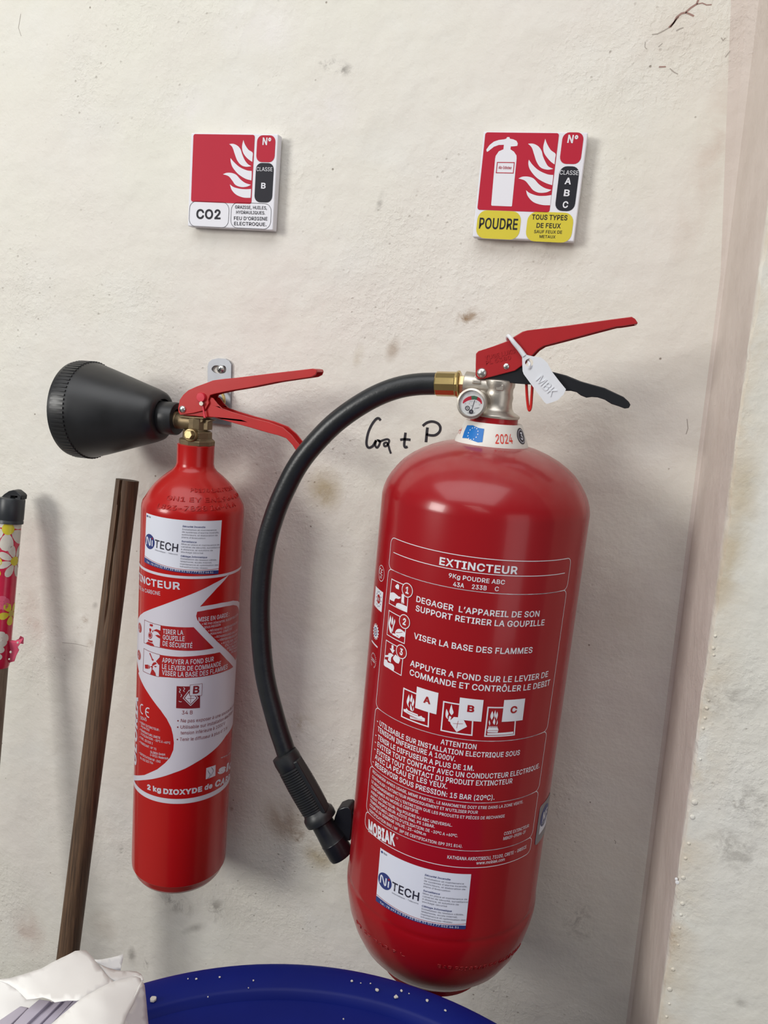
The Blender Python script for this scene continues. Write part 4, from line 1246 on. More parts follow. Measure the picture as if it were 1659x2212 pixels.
# --- neck ring, collar, valve
ax_y = BY
zc1, zc0 = zof(1061, 911, ax_y), zof(1059, 953, ax_y)
rc1, rc0 = 0.0248, 0.0312
b = MB()
b.lathe([(0.021, zc0 - 0.004), (rc0 + 0.0004, zc0 - 0.002), (rc0, zc0), (rc1, zc1 - 0.0012), (rc1 - 0.0008, zc1), (0.020, zc1 - 0.0004)], (BX, BY, 0), (0, 0, 1), 72, caps=False)
collar = b.obj('neck_collar', COLLAR_M, ext, smooth=40, label='grimy white collar ring marked 2024')
COLS = Cyl((BX, BY, 0), (0, 0, 1), [(rc0, zc0), (rc1, zc1)], rc0)
zg = Z(970, 800, 0.11453)
d = Decal(COLS, [PRINT_BLUE, STICKER, PRINT_ORANGE, PRINT_INK])
d.poly(zg((345, 1035), (450, 1035), (560, 1085), (662, 1102), (645, 1230), (630, 1355), (545, 1360), (450, 1325), (340, 1280), (252, 1275), (290, 1150)), 0, 1)
for k in range(12):
    a = 2 * math.pi * k / 12
    cu, cv = COLS.uv(*zg((452, 1192))[0])
    d.disc(None, 0.00055, 1, 2, n=6, uvc=(cu + 0.0052 * math.cos(a), cv + 0.0050 * math.sin(a)))
d.text('2024', zg((873, 1385), (1205, 1380)), 0.11453 * 180, 2, 1, 0.01)
cu, cv = COLS.uv(*zg((1362, 1240))[0])
d.disc(None, 0.0066, 3, 1, uvc=(cu, cv))
d.text_uv('3', (cu - 0.002, cv - 0.003), (cu + 0.002, cv - 0.003), 0.006, 1, 2, 0.02)
d.disc(None, 0.0052, 1, 2, ring=0.0004, uvc=(cu, cv))
d.line(zg((175, 1190), (200, 1120), (215, 1060)), 0.0008, 2, 1); d.line(zg((200, 1200), (222, 1140), (245, 1075)), 0.0008, 2, 1); d.line(zg((185, 1140), (235, 1120)), 0.0006, 2, 1)
d.obj('collar_print', collar)
b = MB()
zr1 = zof(1062, 896, ax_y)
b.lathe([(0.0204, zc0 - 0.004), (0.0204, zr1), (0.017, zr1)], (BX, BY, 0), (0, 0, 1), 64, caps=False)
b.obj('neck_ring', RED_BIG, ext, smooth=40)
# valve body: flange, waist, shoulder, side port
zv = lambda py: zof(1066, py, ax_y)
b = MB()
vx = BX + 0.0006
b.lathe([(0.016, zv(903)), (0.0206, zv(901)), (0.0210, zv(896)), (0.0206, zv(894)), (0.0155, zv(887)), (0.0138, zv(880)), (0.0130, zv(868)), (0.0136, zv(856)), (0.0128, zv(848)), (0.0128, zv(838)), (0.0138, zv(832)), (0.0138, zv(820)), (0.010, zv(818))],
        (vx, BY, 0), (0, 0, 1), 48)
pl = unp(1004, 829, ax_y)
b.cyl((pl.x, BY, pl.z), (vx, BY, pl.z - 0.001), 0.0108, 32)
p1, p2 = unp(1098, 836, ax_y), unp(1100, 822, ax_y)
b.box(((pl.x + p1.x) / 2 + 0.004, BY, zv(824)), (p1.x - pl.x - 0.010, 0.017, 0.0075))
b.box((p1.x - 0.0055, BY - 0.0095, zv(835)), (0.0062, 0.0075, 0.0052))
b.box((unp(1034, 826, ax_y).x, BY - 0.0095, zv(828)), (0.0072, 0.0055, 0.0032))
valve = b.obj('valve_body', NICKEL, ext, smooth=40, bevel=0.0006)
# gauge
gc = unp(1018.5, 871.5, BY - 0.026)
gn = Vector((-0.10, -1, 0.05)).normalized()
b = MB()
b.lathe([(0.0080, 0.0), (0.0105, 0.006)], (gc.x + 0.006, BY - 0.004, gc.z + 0.001), (Vector(gc) - gn * 0.006) - Vector((gc.x + 0.006, BY - 0.004, gc.z + 0.001)), 32)
b.lathe([(0.0085, -0.010), (0.0120, -0.006), (0.0128, -0.001), (0.0124, 0.0012), (0.0108, 0.0018), (0.0104, 0.0006), (0.0104, -0.0006)], gc, gn, 56, caps=False)
b.lathe([(0.0085, -0.010), (0.0002, -0.010)], gc, gn, 56, caps=False)
gauge = b.obj('pressure_gauge', NICKEL, ext, smooth=40)
b = MB()
b.lathe([(0.0105, -0.0008), (0.0002, -0.0008)], gc, gn, 48, caps=False)
b.obj('gauge_dial', GAUGE_WHITE, gauge, smooth=0)
GF = Frame(Vector(gc) - gn * 0.0008, AX_X and Vector((1, -0.10, 0.0)), Vector((0, 0.05, 1)))
d = Decal(GF, [SIGN_RED, GREEN, PRINT_INK, PRINT_GREY])


def garc(pts_out, pts_in, mi):
    d.poly(zg(*(pts_out + pts_in[::-1])), mi, 1)


garc([(258, 612), (275, 565), (310, 530), (360, 500), (420, 483)], [(272, 628), (300, 605), (340, 580), (385, 563), (428, 556)], 0)
garc([(420, 483), (480, 480), (545, 500)], [(428, 556), (480, 550), (522, 558)], 1)
garc([(545, 500), (590, 530), (618, 580), (622, 632)], [(522, 558), (560, 580), (590, 605), (606, 634)], 0)
d.line(zg((420, 780), (485, 565)), 0.0005, 2, 2)
d.disc(zg((420, 780))[0], 0.0019, 2, 2)
d.disc(zg((422, 778))[0], 0.0007, 3, 3, n=12)
d.disc(zg((350, 715))[0], 0.0017, 2, 1, ring=0.0007)
d.text('fi', zg((333, 738), (368, 740)), 0.11453 * 45, 2, 1, 0.02)
for s, a, c in (('0', (300, 640), (318, 640)), ('5', (378, 642), (395, 640)), ('12,5', (390, 600), (445, 598)), ('18', (498, 610), (525, 606)), ('27', (568, 665), (602, 650)), ('bar', (412, 680), (450, 678)), ('Ethalon', (482, 735), (575, 712))):
    d.text(s, zg(a, c), 0.11453 * 26, 3, 1, 0.01)
d.line(zg((350, 800), (400, 818), (440, 818), (490, 800)), 0.0004, 3, 1)
d.obj('gauge_marking', gauge)
b = MB()
b.lathe([(0.0106, 0.0006), (0.0070, 0.0011), (0.0002, 0.0013)], gc, gn, 48, caps=False)
b.obj('gauge_glass', GLASS, gauge, smooth=60)

# --- levers of the large extinguisher
z2 = Z(920, 660, 0.30139)
yf = BY - 0.0115
yb = BY + 0.0115


def pl3(pts, y):
    return [unp(px, py, y) for px, py in pts]


def shift_y(pts, y):
    return [Vector((p.x, y, p.z)) for p in pts]


def offset_poly(pts, w):
    """strip of thickness w under an open polyline in the x-z plane"""
    n = len(pts)
    low = []
    for i in range(n):
        dd = (pts[min(i + 1, n - 1)] - pts[max(i - 1, 0)]).normalized()
        nn = Vector((dd.z, 0, -dd.x))
        low.append(pts[i] + nn * w)
    return pts + low[::-1]


top_pts = z2((358, 345), (375, 327), (480, 293), (590, 252), (640, 218), (690, 188), (725, 178), (1000, 145), (1300, 103), (1430, 86), (1475, 80), (1500, 95), (1520, 126))
bot_pts = z2((1500, 133), (1400, 149), (1375, 150), (1200, 196), (1000, 250), (845, 290), (800, 318), (765, 355), (715, 385), (690, 430), (640, 466), (520, 498), (420, 524), (375, 526), (356, 505), (356, 425))
T = pl3(top_pts, yf)
B_ = pl3(bot_pts, yf)
b = MB()
b.prism(T + B_, (0, 0.0018, 0))
b.prism(shift_y(T + B_, yb), (0, -0.0018, 0))
b.prism([p + Vector((0, 0.0018, 0)) for p in offset_poly(T, 0.0018)], (0, yb - yf - 0.0036, 0))
lever = b.obj('squeeze_lever', RED_LEVER, ext, smooth=30, bevel=0.0005, label='dark red top lever')
LV = Pln(yf)
d = Decal(LV, [RED_LEVER])
d.text('YUGE LUKS', z2((425, 390), (640, 340)), 0.30139 * 30, 0, 1, 0.02)
d.text('PL 5380', z2((430, 425), (610, 385)), 0.30139 * 30, 0, 1, 0.02)
d.obj('embossed_lettering', lever, thick=0.0004)
b = MB()
for c, r, h in (((401, 483), 0.0042, 0.0022), ((576, 436), 0.0026, 0.0012)):
    p = unp(*z2(c)[0], yf)
    b.lathe([(r, -0.001), (r, 0.0003), (r * 0.85, h * 0.6), (r * 0.5, h * 0.92), (0.0001, h)], p, (0, -1, 0), 28, caps=False)
    q = Vector((p.x, yb, p.z))
    b.lathe([(r, -0.001), (r, 0.0003), (r * 0.85, h * 0.6), (0.0001, h)], q, (0, 1, 0), 20, caps=False)
    b.cyl((p.x, yf, p.z), (p.x, yb, p.z), r * 0.6, 16)
b.obj('rivet', RIVET_M, lever, smooth=50, label='bright steel rivet')
# black carrying handle
top = z2((430, 505), (560, 470), (690, 440), (800, 448), (915, 478), (1000, 500), (1110, 545), (1200, 570), (1280, 592), (1350, 625), (1420, 658), (1455, 690))
bot = z2((1467, 712), (1455, 735), (1425, 739), (1380, 722), (1330, 706), (1280, 675), (1230, 659), (1190, 656), (1150, 661), (1110, 645), (1080, 622), (1040, 612), (1000, 612), (930, 600), (840, 570), (760, 567), (650, 560), (500, 541), (425, 528))
yh0, yh1 = yf + 0.0021, yb - 0.0021
T2, B2 = pl3(top, yh0), pl3(bot, yh0)
b = MB()
b.prism(T2 + B2, (0, 0.0022, 0))
b.prism(shift_y(T2 + B2, yh1), (0, -0.0022, 0))
Bw = B2[::-1]
low = [p for p in Bw]
# closed underside web of the pressed handle
und = []
n = len(Bw)
for i in range(n):
    dd = (Bw[min(i + 1, n - 1)] - Bw[max(i - 1, 0)]).normalized()
    und.append(Bw[i] + Vector((-dd.z, 0, dd.x)) * 0.0026)
b.prism([p + Vector((0, 0.0022, 0)) for p in Bw + und[::-1]], (0, yh1 - yh0 - 0.0044, 0))
b.obj('carrying_handle', BLACK_PL, ext, smooth=40, bevel=0.0009, label='black carrying handle with wavy finger grip')
# hanging red seal loop
pa = [tuple(unp(px, py, BY - 0.004)) for px, py in z2((720, 555), (724, 640), (732, 720), (739, 748), (745, 748), (753, 720), (759, 640), (764, 555))]
b = MB()
b.tube(catmull(pa, 4, closed=False), 0.0012, 10)
b.obj('safety_pin_loop', RED_PLASTIC, ext, smooth=30, bevel=0.0003, label='bright red plastic loop under the handle')

# --- hose
hp = [(943.7, 829), (905, 830), (866, 836), (829, 848), (794, 865), (756, 889), (720, 917), (688, 949), (659, 983), (637, 1016), (619, 1051), (604, 1084), (591.5, 1118), (580, 1156), (571.6, 1196),
      (566, 1240), (563, 1283), (562, 1323), (563, 1363), (566, 1408), (571, 1452), (579, 1492), (589.5, 1532), (601, 1573), (614.6, 1614), (626, 1652)]
path = []
for i, (px, py) in enumerate(hp):
    tt = i / (len(hp) - 1)
    path.append(unp(px, py, BY - 0.004 * math.sin(math.pi * tt) - 0.004 * tt))
pth = catmull([tuple(p) for p in path], 4, closed=False)
b = MB()
b.tube(pth, 0.0096, 28)
hose = b.obj('hose', HOSE_M, ext, smooth=60, label='black braided rubber hose')
b = MB()
f0, f1, f2 = unp(944, 829, BY), unp(1003, 830.5, BY), unp(1004, 831, BY)
ax = (f1 - f0).normalized()
L = (unp(997, 830.5, BY) - f0).length
b.lathe([(0.0100, -0.001), (0.0106, 0.0002), (0.0106, L * 0.76), (0.0112, L * 0.80), (0.0117, L * 0.86), (0.0117, L * 0.93), (0.0098, L * 0.97)], f0, ax, 12)
b.obj('hose_ferrule', BRASS_BRIGHT, hose, smooth=0, bevel=0.0005, label='shiny brass crimped ferrule')
b = MB()
b.lathe([(0.0085, L * 0.95), (0.0085, L * 1.32)], f0, ax, 6)
b.obj('hose_coupling', pmat('coupling_brass', (0.55, 0.42, 0.24), 0.3, 0.9), hose, smooth=0, bevel=0.0004)
# ribbed grip, flange and nozzle
zn = Z(530, 1560, 0.19892)
gy = BY - 0.008
g0 = unp(*zn((452, 400))[0], gy)
g1 = unp(*zn((810, 1030))[0], gy)
gd = g1 - g0
GL = gd.length
prof = [(0.0100, -0.006), (0.0128, -0.0055), (0.0136, 0.0), (0.0134, GL * 0.12)]
n = 19
for k in range(n):
    h0 = GL * (0.14 + 0.72 * k / n)
    h1 = GL * (0.14 + 0.72 * (k + 1) / n)
    r_ = 0.0137 + 0.0006 * math.sin(math.pi * k / n)
    prof += [(r_ - 0.0011, h0), (r_, h0 + (h1 - h0) * 0.25), (r_, h0 + (h1 - h0) * 0.75), (r_ - 0.0011, h1)]
prof += [(0.0134, GL * 0.88), (0.0142, GL * 0.91), (0.0158, GL * 0.94), (0.0162, GL * 1.0), (0.0158, GL * 1.05), (0.0120, GL * 1.08)]
b = MB()
b.lathe(prof, g0, gd, 40)
grip = b.obj('hose_grip', RUBBER, hose, smooth=35, label='dusty black ribbed grip')
sd = gd.cross(Vector((0, 1, 0))).normalized()
if sd.x < 0:
    sd = -sd
b = MB()
mid = g0 + gd * 0.49
rot = Matrix((sd, Vector((0, 1, 0)), gd.normalized())).transposed()
b.box(mid + sd * 0.0118 - Vector((0, 0.0030, 0)), (0.0052, 0.0125, GL * 0.88), 0, rot)
b.obj('grip_seam', RUBBER, grip, smooth=0, bevel=0.0012)
n0 = unp(*zn((845, 1110))[0], gy)
n1 = unp(*zn((1045, 1440))[0], gy)
nl = (n1 - n0).length
b = MB()
b.lathe([(0.0110, -0.004), (0.0116, nl * 0.2), (0.0124, nl * 0.52), (0.0128, nl * 0.54), (0.0126, nl * 0.57), (0.0128, nl * 0.95), (0.0120, nl * 1.03), (0.0085, nl * 1.03), (0.0085, nl * 0.8)], n0, n1 - n0, 36, caps=False)
b.lathe([(0.0085, nl * 0.8), (0.0002, nl * 0.8)], n0, n1 - n0, 36, caps=False)
b.obj('nozzle', BLACK_PL, hose, smooth=40)
# clip that holds the nozzle on the cylinder
b = MB()
cp = pl3(zn((968, 1035), (1000, 950), (1060, 925), (1120, 925), (1150, 960), (1160, 1040), (1150, 1200), (1140, 1290), (1040, 1285), (985, 1220), (955, 1100)), gy + 0.002)
b.prism(cp, (0, 0.016, 0))
c2 = pl3(zn((1120, 985), (1230, 990), (1230, 1060), (1125, 1050)), gy + 0.004)
b.prism(c2, (0, 0.012, 0))
b.obj('hose_clip', BLACK_PL, ext, smooth=30, bevel=0.0010, label='black plastic clip holding the nozzle')

# --- print on the large extinguisher
q7 = Z(780, 1130, 0.28933)
q8 = Z(740, 1540, 0.30139)
d = Decal(BIG, [PRINT_WHITE])
U = lambda p: BIG.uv(*p)
uL = sum(U(p)[0] for p in q7((215, 200), (196, 420), (150, 900), (118, 1300)) + q8((222, 200), (187, 560), (163, 770))) / 7
uR = sum(U(p)[0] for p in q7((1558, 400), (1500, 700), (1440, 1150)) + q8((1440, 350), (1375, 720), (1343, 960))) / 6
v0 = (U(q7((400, 178))[0])[1] + U(q7((1000, 275))[0])[1] + U(q7((1450, 262))[0])[1]) / 3
v1 = (U(q7((500, 442))[0])[1] + U(q7((1000, 528))[0])[1] + U(q7((1400, 520))[0])[1]) / 3
v2 = (U(q8((460, 68))[0])[1] + U(q8((860, 205))[0])[1] + U(q8((1350, 170))[0])[1]) / 3
v3 = (U(q8((430, 520))[0])[1] + U(q8((860, 645))[0])[1] + U(q8((1280, 605))[0])[1]) / 3
v4 = (U(q8((430, 870))[0])[1] + U(q8((860, 998))[0])[1] + U(q8((1280, 925))[0])[1]) / 3
v5 = (U(q8((430, 985))[0])[1] + U(q8((860, 1115))[0])[1] + U(q8((1250, 1060))[0])[1]) / 3
LW = 0.00058
for a, c in ((v0, v1), (v1, v2), (v2, v3), (v3, v4), (v4, v5)):
    d.line_uv(rrect(uL, c, uR, a, 0.0052), LW, 0, 1, True)
vl = (U(q7((243, 215))[0])[1] + U(q7((1520, 375))[0])[1]) / 2
d.line_uv([(U(q7((243, 215))[0])[0], vl), (U(q7((1520, 375))[0])[0], vl)], LW, 0, 1)
d.obj('printed_border', ext, 'thin white printed frame lines')
d = Decal(BIG, [PRINT_WHITE])
k7, k8 = 0.28933, 0.30139
lines7 = [('EXTINCTEUR', (583, 310), (1165, 382), 60, .03), ('9Kg POUDRE ABC', (653, 405), (1072, 458), 34, .02), ('43A', (686, 470), (768, 484), 34, .02), ('233B', (826, 490), (936, 502), 34, .02), ('C', (996, 506), (1026, 509), 34, .02),
          ('DEGAGER  L’APPAREIL DE SON', (412, 586), (1328, 697), 46, .02), ('SUPPORT RETIRER LA GOUPILLE', (407, 654), (1365, 762), 46, .02), ('VISER LA BASE DES FLAMMES', (393, 860), (1276, 968), 46, .02),
          ('APPUYER A FOND SUR LE LEVIER DE', (366, 1064), (1392, 1146), 46, .02), ('COMMANDE ET CONTRÔLER LE DEBIT', (362, 1132), (1406, 1208), 46, .02)]
for s, a, c, cap, bo in lines7:
    d.text(s, q7(a, c), cap * k7, 0, 1, bo)
lines8 = [('ATTENTION', (702, 222), (957, 262), 38, .02), ('- UTILISABLE SUR INSTALLATION ELECTRIQUE SOUS', (247, 72), (1268, 300), 38, .02), ('TENSION INFERIEURE A 1000V.', (252, 128), (808, 348), 38, .02),
          ('- TENIR LE DIFFUSEUR A PLUS DE 1M.', (235, 172), (940, 415), 38, .02), ('- EVITER TOUT CONTACT AVEC UN CONDUCTEUR ELECTRIQUE.', (232, 222), (1408, 392), 38, .02),
          ('- EVITER TOUT CONTACT DU PRODUIT EXTINCTEUR', (228, 272), (1215, 503), 38, .02), ('AVEC LA PEAU ET LES YEUX.', (233, 326), (750, 545), 38, .02), ('- RESERVOIR SOUS PRESSION: 15 BAR (20ºC).', (216, 362), (1087, 622), 38, .02),
          ('RECHARGER APRES USAGE, MEME PARTIEL. LE MANOMETRE DOIT ETRE DANS LA ZONE VERTE.', (217, 425), (1292, 645), 22, .012), ("CONTROLER L'EXTINCTEUR PERIODIQUEMENT ET N'UTILISER POUR", (213, 463), (968, 722), 22, .012),
          ("LE RECHARGEMENT OU L'ENTRETIEN QUE LES PRODUITS ET PIÈCES DE RECHANGE", (209, 497), (1160, 747), 22, .012), ('CONFORMES AU MODELE CERTIFIE.', (207, 535), (548, 722), 22, .012),
          ('AGENT EXTINCTEUR: 9kg POUDRE HJ ABC UNIVERSAL.', (205, 570), (785, 815), 22, .012), ('AGENT PROPULSEUR: AZOTE (Na), PS 18BAR.', (202, 603), (660, 825), 22, .012),
          ("TEMPÉRATURES LIMITES D'UTILISATION: DE -30ºC A +60ºC.", (199, 635), (825, 890), 22, .012), ('COUPLE DE SERRAGE VALVE : 25-40Nt.m', (196, 668), (597, 880), 22, .012),
          ('CERTIFICATION EN3 / NF  (Nº DE CERTIFICATION: EP9 391 814).', (192, 703), (858, 965), 22, .012), ('CODE EXTINCTEUR:', (1155, 877), (1335, 815), 22, .012), ('MBK09-090PA-DF', (1150, 912), (1310, 860), 22, .012),
          ('KATHIANA AKROTIRIOU, 73100, CRETE - GREECE', (750, 1043), (1315, 968), 24, .014), ('www.mobiak.com', (957, 1086), (1160, 1058), 22, .014)]
for s, a, c, cap, bo in lines8:
    d.text(s, q8(a, c), cap * k8, 0, 1, bo)
d.obj('printed_text', ext, 'white printed French instructions')
d = Decal(BIG, [PRINT_WHITE, PRINT_RED])
d.text('MOBIAK', q8((186, 850), (378, 957)), 92 * k8, 0, 1, 0.05)
for k in (0.12, 0.22):
    d.line(q8((186, 850 - 78 * k), (215, 862 - 78 * k)), 0.0003, 1, 2)
d.disc(q8((392, 897))[0], 0.0008, 0, 1, ring=0.0002, n=12)
d.obj('maker_logo', ext, 'white printed maker lettering')

# pictograms 1, 2, 3
zp = Z(780, 1190, 0.13560)


def picto(frame, circ, num, shapes, dark=()):
    d = Decal(BIG, [PRINT_WHITE, PRINT_RED])
    d.line(zp(*frame), 0.0007, 0, 1, True)
    for s in shapes:
        d.poly(zp(*s), 0, 1, smooth=3)
    for s in dark:
        d.line(zp(*s), 0.0004, 1, 2)
    c = zp(circ)[0]
    d.disc(c, 0.0057, 1, 2)
    d.disc(c, 0.0057, 0, 3, ring=0.0007)
    u, v = BIG.uv(*c)
    d.text_uv(num, (u - 0.0016, v - 0.0029), (u + 0.0018, v - 0.0029), 0.0058, 0, 3, 0.04)
    return d.obj('pictogram', ext)


picto([(490, 447), (762, 568), (730, 973), (450, 835)], (740, 625), '1',
      [[(545, 560), (580, 525), (607, 550), (602, 615), (580, 605), (560, 597)],
       [(472, 665), (520, 662), (560, 690), (605, 728), (625, 728), (632, 750), (600, 765), (560, 755), (540, 770), (530, 805), (490, 790), (455, 755)],
       [(555, 868), (570, 835), (610, 832), (700, 870), (735, 897), (728, 968), (640, 925), (556, 885)],
       [(650, 685), (682, 695), (690, 720), (686, 780), (690, 850), (640, 828), (645, 760)]], [[(612, 800), (660, 822), (695, 850)]])
picto([(448, 947), (725, 1092), (690, 1476), (415, 1330)], (695, 1125), '2',
      [[(470, 1025), (482, 1100), (464, 1180), (492, 1250), (488, 1322), (458, 1280), (440, 1170), (452, 1090)], [(505, 1040), (515, 1120), (500, 1182), (484, 1150), (492, 1090)],
       [(535, 1085), (546, 1130), (520, 1210), (505, 1295), (495, 1255), (512, 1180)],
       [(545, 1290), (575, 1250), (620, 1243), (665, 1270), (700, 1305), (692, 1375), (640, 1362), (610, 1392), (570, 1372), (500, 1332), (500, 1310), (550, 1320)]],
      [[(560, 1300), (610, 1302), (660, 1295)], [(570, 1345), (600, 1360)]])
picto([(403, 1420), (680, 1570), (640, 1983), (368, 1810)], (645, 1605), '3',
      [[(490, 1495), (520, 1508), (517, 1575), (540, 1582), (505, 1634), (460, 1550), (487, 1558)], [(440, 1630), (478, 1630), (522, 1663), (482, 1700), (478, 1780), (430, 1740), (440, 1690), (385, 1690), (385, 1660), (435, 1658)],
       [(370, 1725), (412, 1735), (430, 1775), (500, 1800), (528, 1850), (522, 1912), (440, 1868), (368, 1820)], [(550, 1650), (610, 1705), (622, 1740), (600, 1796), (560, 1780), (522, 1740), (512, 1700)]],
      [[(412, 1735), (450, 1765), (490, 1785)]])

# fire classes A, B, C
zf5 = Z(860, 1480, 0.17480)


def fclass(frame, panel, ch, a, c, shapes, dark=()):
    d = Decal(BIG, [PRINT_WHITE, PRINT_RED])
    d.line(zf5(*frame), 0.0011, 0, 1, True)
    for s, sm in shapes:
        d.poly(zf5(*s), 0, 1, smooth=sm)
    for s in dark:
        d.line(zf5(*s), 0.0003, 1, 2)
    d.poly(zf5(*panel), 0, 2)
    d.text(ch, zf5(a, c), 0.1748 * 86, 1, 3, 0.04)
    return d.obj('pictogram', ext)


fclass([(72, 38), (388, 165), (372, 512), (44, 385)], [(235, 15), (500, 95), (473, 360), (212, 278)], 'A', (312, 212), (400, 236),
       [([(135, 112), (145, 180), (128, 230), (138, 280), (115, 240), (108, 190)], 4), ([(170, 110), (180, 160), (165, 215), (150, 190), (158, 150)], 4), ([(192, 160), (200, 210), (185, 265), (170, 230)], 4),
        ([(155, 220), (168, 270), (180, 325), (150, 295)], 4), ([(190, 262), (196, 300), (182, 326)], 3),
        ([(68, 292), (95, 298), (105, 282), (125, 312), (245, 362), (248, 412), (150, 370), (70, 322)], 0), ([(145, 378), (240, 412), (245, 385), (290, 380), (300, 395), (332, 410), (330, 450), (240, 432), (150, 412)], 0)],
       [[(110, 325), (180, 355), (240, 378)], [(150, 385), (220, 415), (300, 430)]])
fclass([(565, 203), (932, 258), (910, 618), (532, 556)], [(765, 150), (1056, 182), (1026, 450), (738, 420)], 'B', (850, 326), (935, 336),
       [([(662, 236), (672, 290), (685, 340), (660, 372), (635, 330), (645, 280)], 4), ([(598, 290), (622, 350), (612, 385), (616, 420), (590, 390), (588, 340)], 4),
        ([(632, 378), (658, 392), (640, 455), (618, 440)], 0), ([(640, 440), (690, 392), (770, 400), (815, 438), (852, 512), (722, 580), (650, 480)], 0)], [[(680, 472), (800, 474)], [(742, 440), (722, 530)]])
fclass([(1112, 274), (1460, 268), (1434, 612), (1072, 630)], [(1310, 182), (1568, 162), (1535, 430), (1278, 452)], 'C', (1380, 346), (1462, 340),
       [([(1165, 318), (1178, 380), (1155, 430), (1140, 390), (1148, 350)], 4), ([(1200, 308), (1208, 370), (1195, 410), (1185, 360)], 4), ([(1225, 325), (1232, 370), (1215, 430), (1208, 380)], 4),
        ([(1190, 405), (1200, 450), (1190, 490), (1170, 460)], 4), ([(1128, 430), (1138, 470), (1130, 500), (1120, 460)], 4), ([(1225, 430), (1230, 470), (1212, 495)], 3),
        ([(1118, 525), (1230, 525), (1240, 555), (1228, 585), (1105, 582), (1098, 555)], 0), ([(1100, 592), (1420, 573), (1424, 600), (1100, 614)], 0)] +
       [([(1115 + 13 * k, 507), (1121 + 13 * k, 507), (1121 + 13 * k, 528), (1115 + 13 * k, 528)], 0) for k in range(9)], [[(1100, 560), (1238, 558)]])
# certification marks on the left side
d = Decal(BIG, [PRINT_WHITE, PRINT_RED, PRINT_NAVY])
c = zp((323, 356))[0]
d.disc(c, 0.0068, 0, 1, ring=0.0005)
u, v = BIG.uv(*c)
for dx, e in ((-0.0026, 0), (0.0018, 1)):
    arc = [(u + dx + 0.0021 * math.cos(math.radians(a)), v + 0.0012 + 0.0024 * math.sin(math.radians(a))) for a in range(60, 301, 20)]
    d.line_uv(arc, 0.0007, 0, 1)
    if e:
        d.line_uv([(u + dx - 0.0018, v + 0.0012), (u + dx + 0.0006, v + 0.0012)], 0.0007, 0, 1)
d.text_uv('0437', (u - 0.0025, v - 0.0045), (u + 0.0025, v - 0.0045), 0.0022, 0, 1, 0.01)
d.obj('certification_mark', ext)
d = Decal(BIG, [PRINT_WHITE, PRINT_RED, PRINT_NAVY])
d.poly(zp((238, 557), (355, 662), (328, 978), (212, 858)), 0, 1)
u, v = BIG.uv(*zp((283, 766))[0])
d.disc(None, 0.0040, 1, 2, uvc=(u, v))
d.text_uv('EN3', (u - 0.0028, v - 0.0013), (u + 0.0028, v - 0.0013), 0.0028, 0, 3, 0.01)
for k in range(12):
    a = 2 * math.pi * k / 12
    d.disc(None, 0.0006, 2, 2, n=8, uvc=(u + 0.0060 * math.cos(a), v + 0.0064 * math.sin(a)))
d.obj('certification_mark', ext)
d = Decal(BIG, [PRINT_WHITE, PRINT_RED, PRINT_NAVY])
u, v = BIG.uv(*zp((235, 1285))[0])
gear = []
for k in range(15):
    for da, r_ in ((-8, 0.0055), (-4, 0.0072), (4, 0.0072), (8, 0.0055)):
        a = math.radians(24 * k + da)
        gear.append((u + r_ * math.cos(a), v + r_ * math.sin(a)))
d.poly_uv(gear, 0, 1)
d.disc(None, 0.0036, 2, 2, ring=0.0007, uvc=(u, v))
d.disc(None, 0.0012, 1, 2, ring=0.0005, uvc=(u, v), n=12)
for k in range(6):
    a = math.radians(60 * k)
    d.line_uv([(u + 0.0014 * math.cos(a), v + 0.0014 * math.sin(a)), (u + 0.0034 * math.cos(a), v + 0.0034 * math.sin(a))], 0.0004, 2, 2)
d.line(zp((172, 1425), (265, 1537)), 0.0014, 0, 1)
d.obj('certification_mark', ext)
d = Decal(BIG, [PRINT_WHITE])
u, v = BIG.uv(*zp((196, 1742))[0])
d.text_uv('2024', (u - 0.0042, v - 0.0014), (u + 0.0042, v - 0.0014), 0.0030, 0, 1, 0.02)
for k in range(22):
    a = math.radians(-60 + 300 * k / 21)
    d.line_uv([(u + 0.0056 * math.cos(a), v + 0.0056 * math.sin(a)), (u + 0.0068 * math.cos(a + 0.06), v + 0.0068 * math.sin(a + 0.06))], 0.0005, 0, 1)
d.obj('certification_mark', ext)
sticker(BIG, *q8((272, 965), (922, 1155), (880, 1548), (240, 1345)), ext)
# maker's plate at the right side
pu0, pv1 = BIG.uv(*q8((1418, 668))[0])
_, pv0 = BIG.uv(*q8((1385, 945))[0])
d = Decal(BIG, [PLATE_M])
d.poly_uv(rrect(pu0 - 0.001, pv0, pu0 + 0.030, pv1, 0.004), 0, 2)
plate = d.obj('maker_plate', ext, 'grey oval-cornered plate at the right edge', thick=0.0004)
d = Decal(BIG, [PRINT_NAVY, PRINT_WHITE, STICKER])
pc = (pu0 + 0.013, pv1 - 0.0145)
d.poly_uv([(pc[0] + 0.010 * math.cos(2 * math.pi * k / 28), pc[1] + 0.0105 * math.sin(2 * math.pi * k / 28)) for k in range(28)], 0, 4)
d.text_uv('NF', (pc[0] - 0.006, pc[1] - 0.004), (pc[0] + 0.006, pc[1] - 0.004), 0.009, 1, 5, 0.03, slant=0.15)
d.poly_uv([(pu0 + 0.004, pv0 + 0.009), (pu0 + 0.025, pv0 + 0.009), (pu0 + 0.025, pv0 + 0.019), (pu0 + 0.004, pv0 + 0.019)], 2, 4)
d.obj('plate_print', plate)
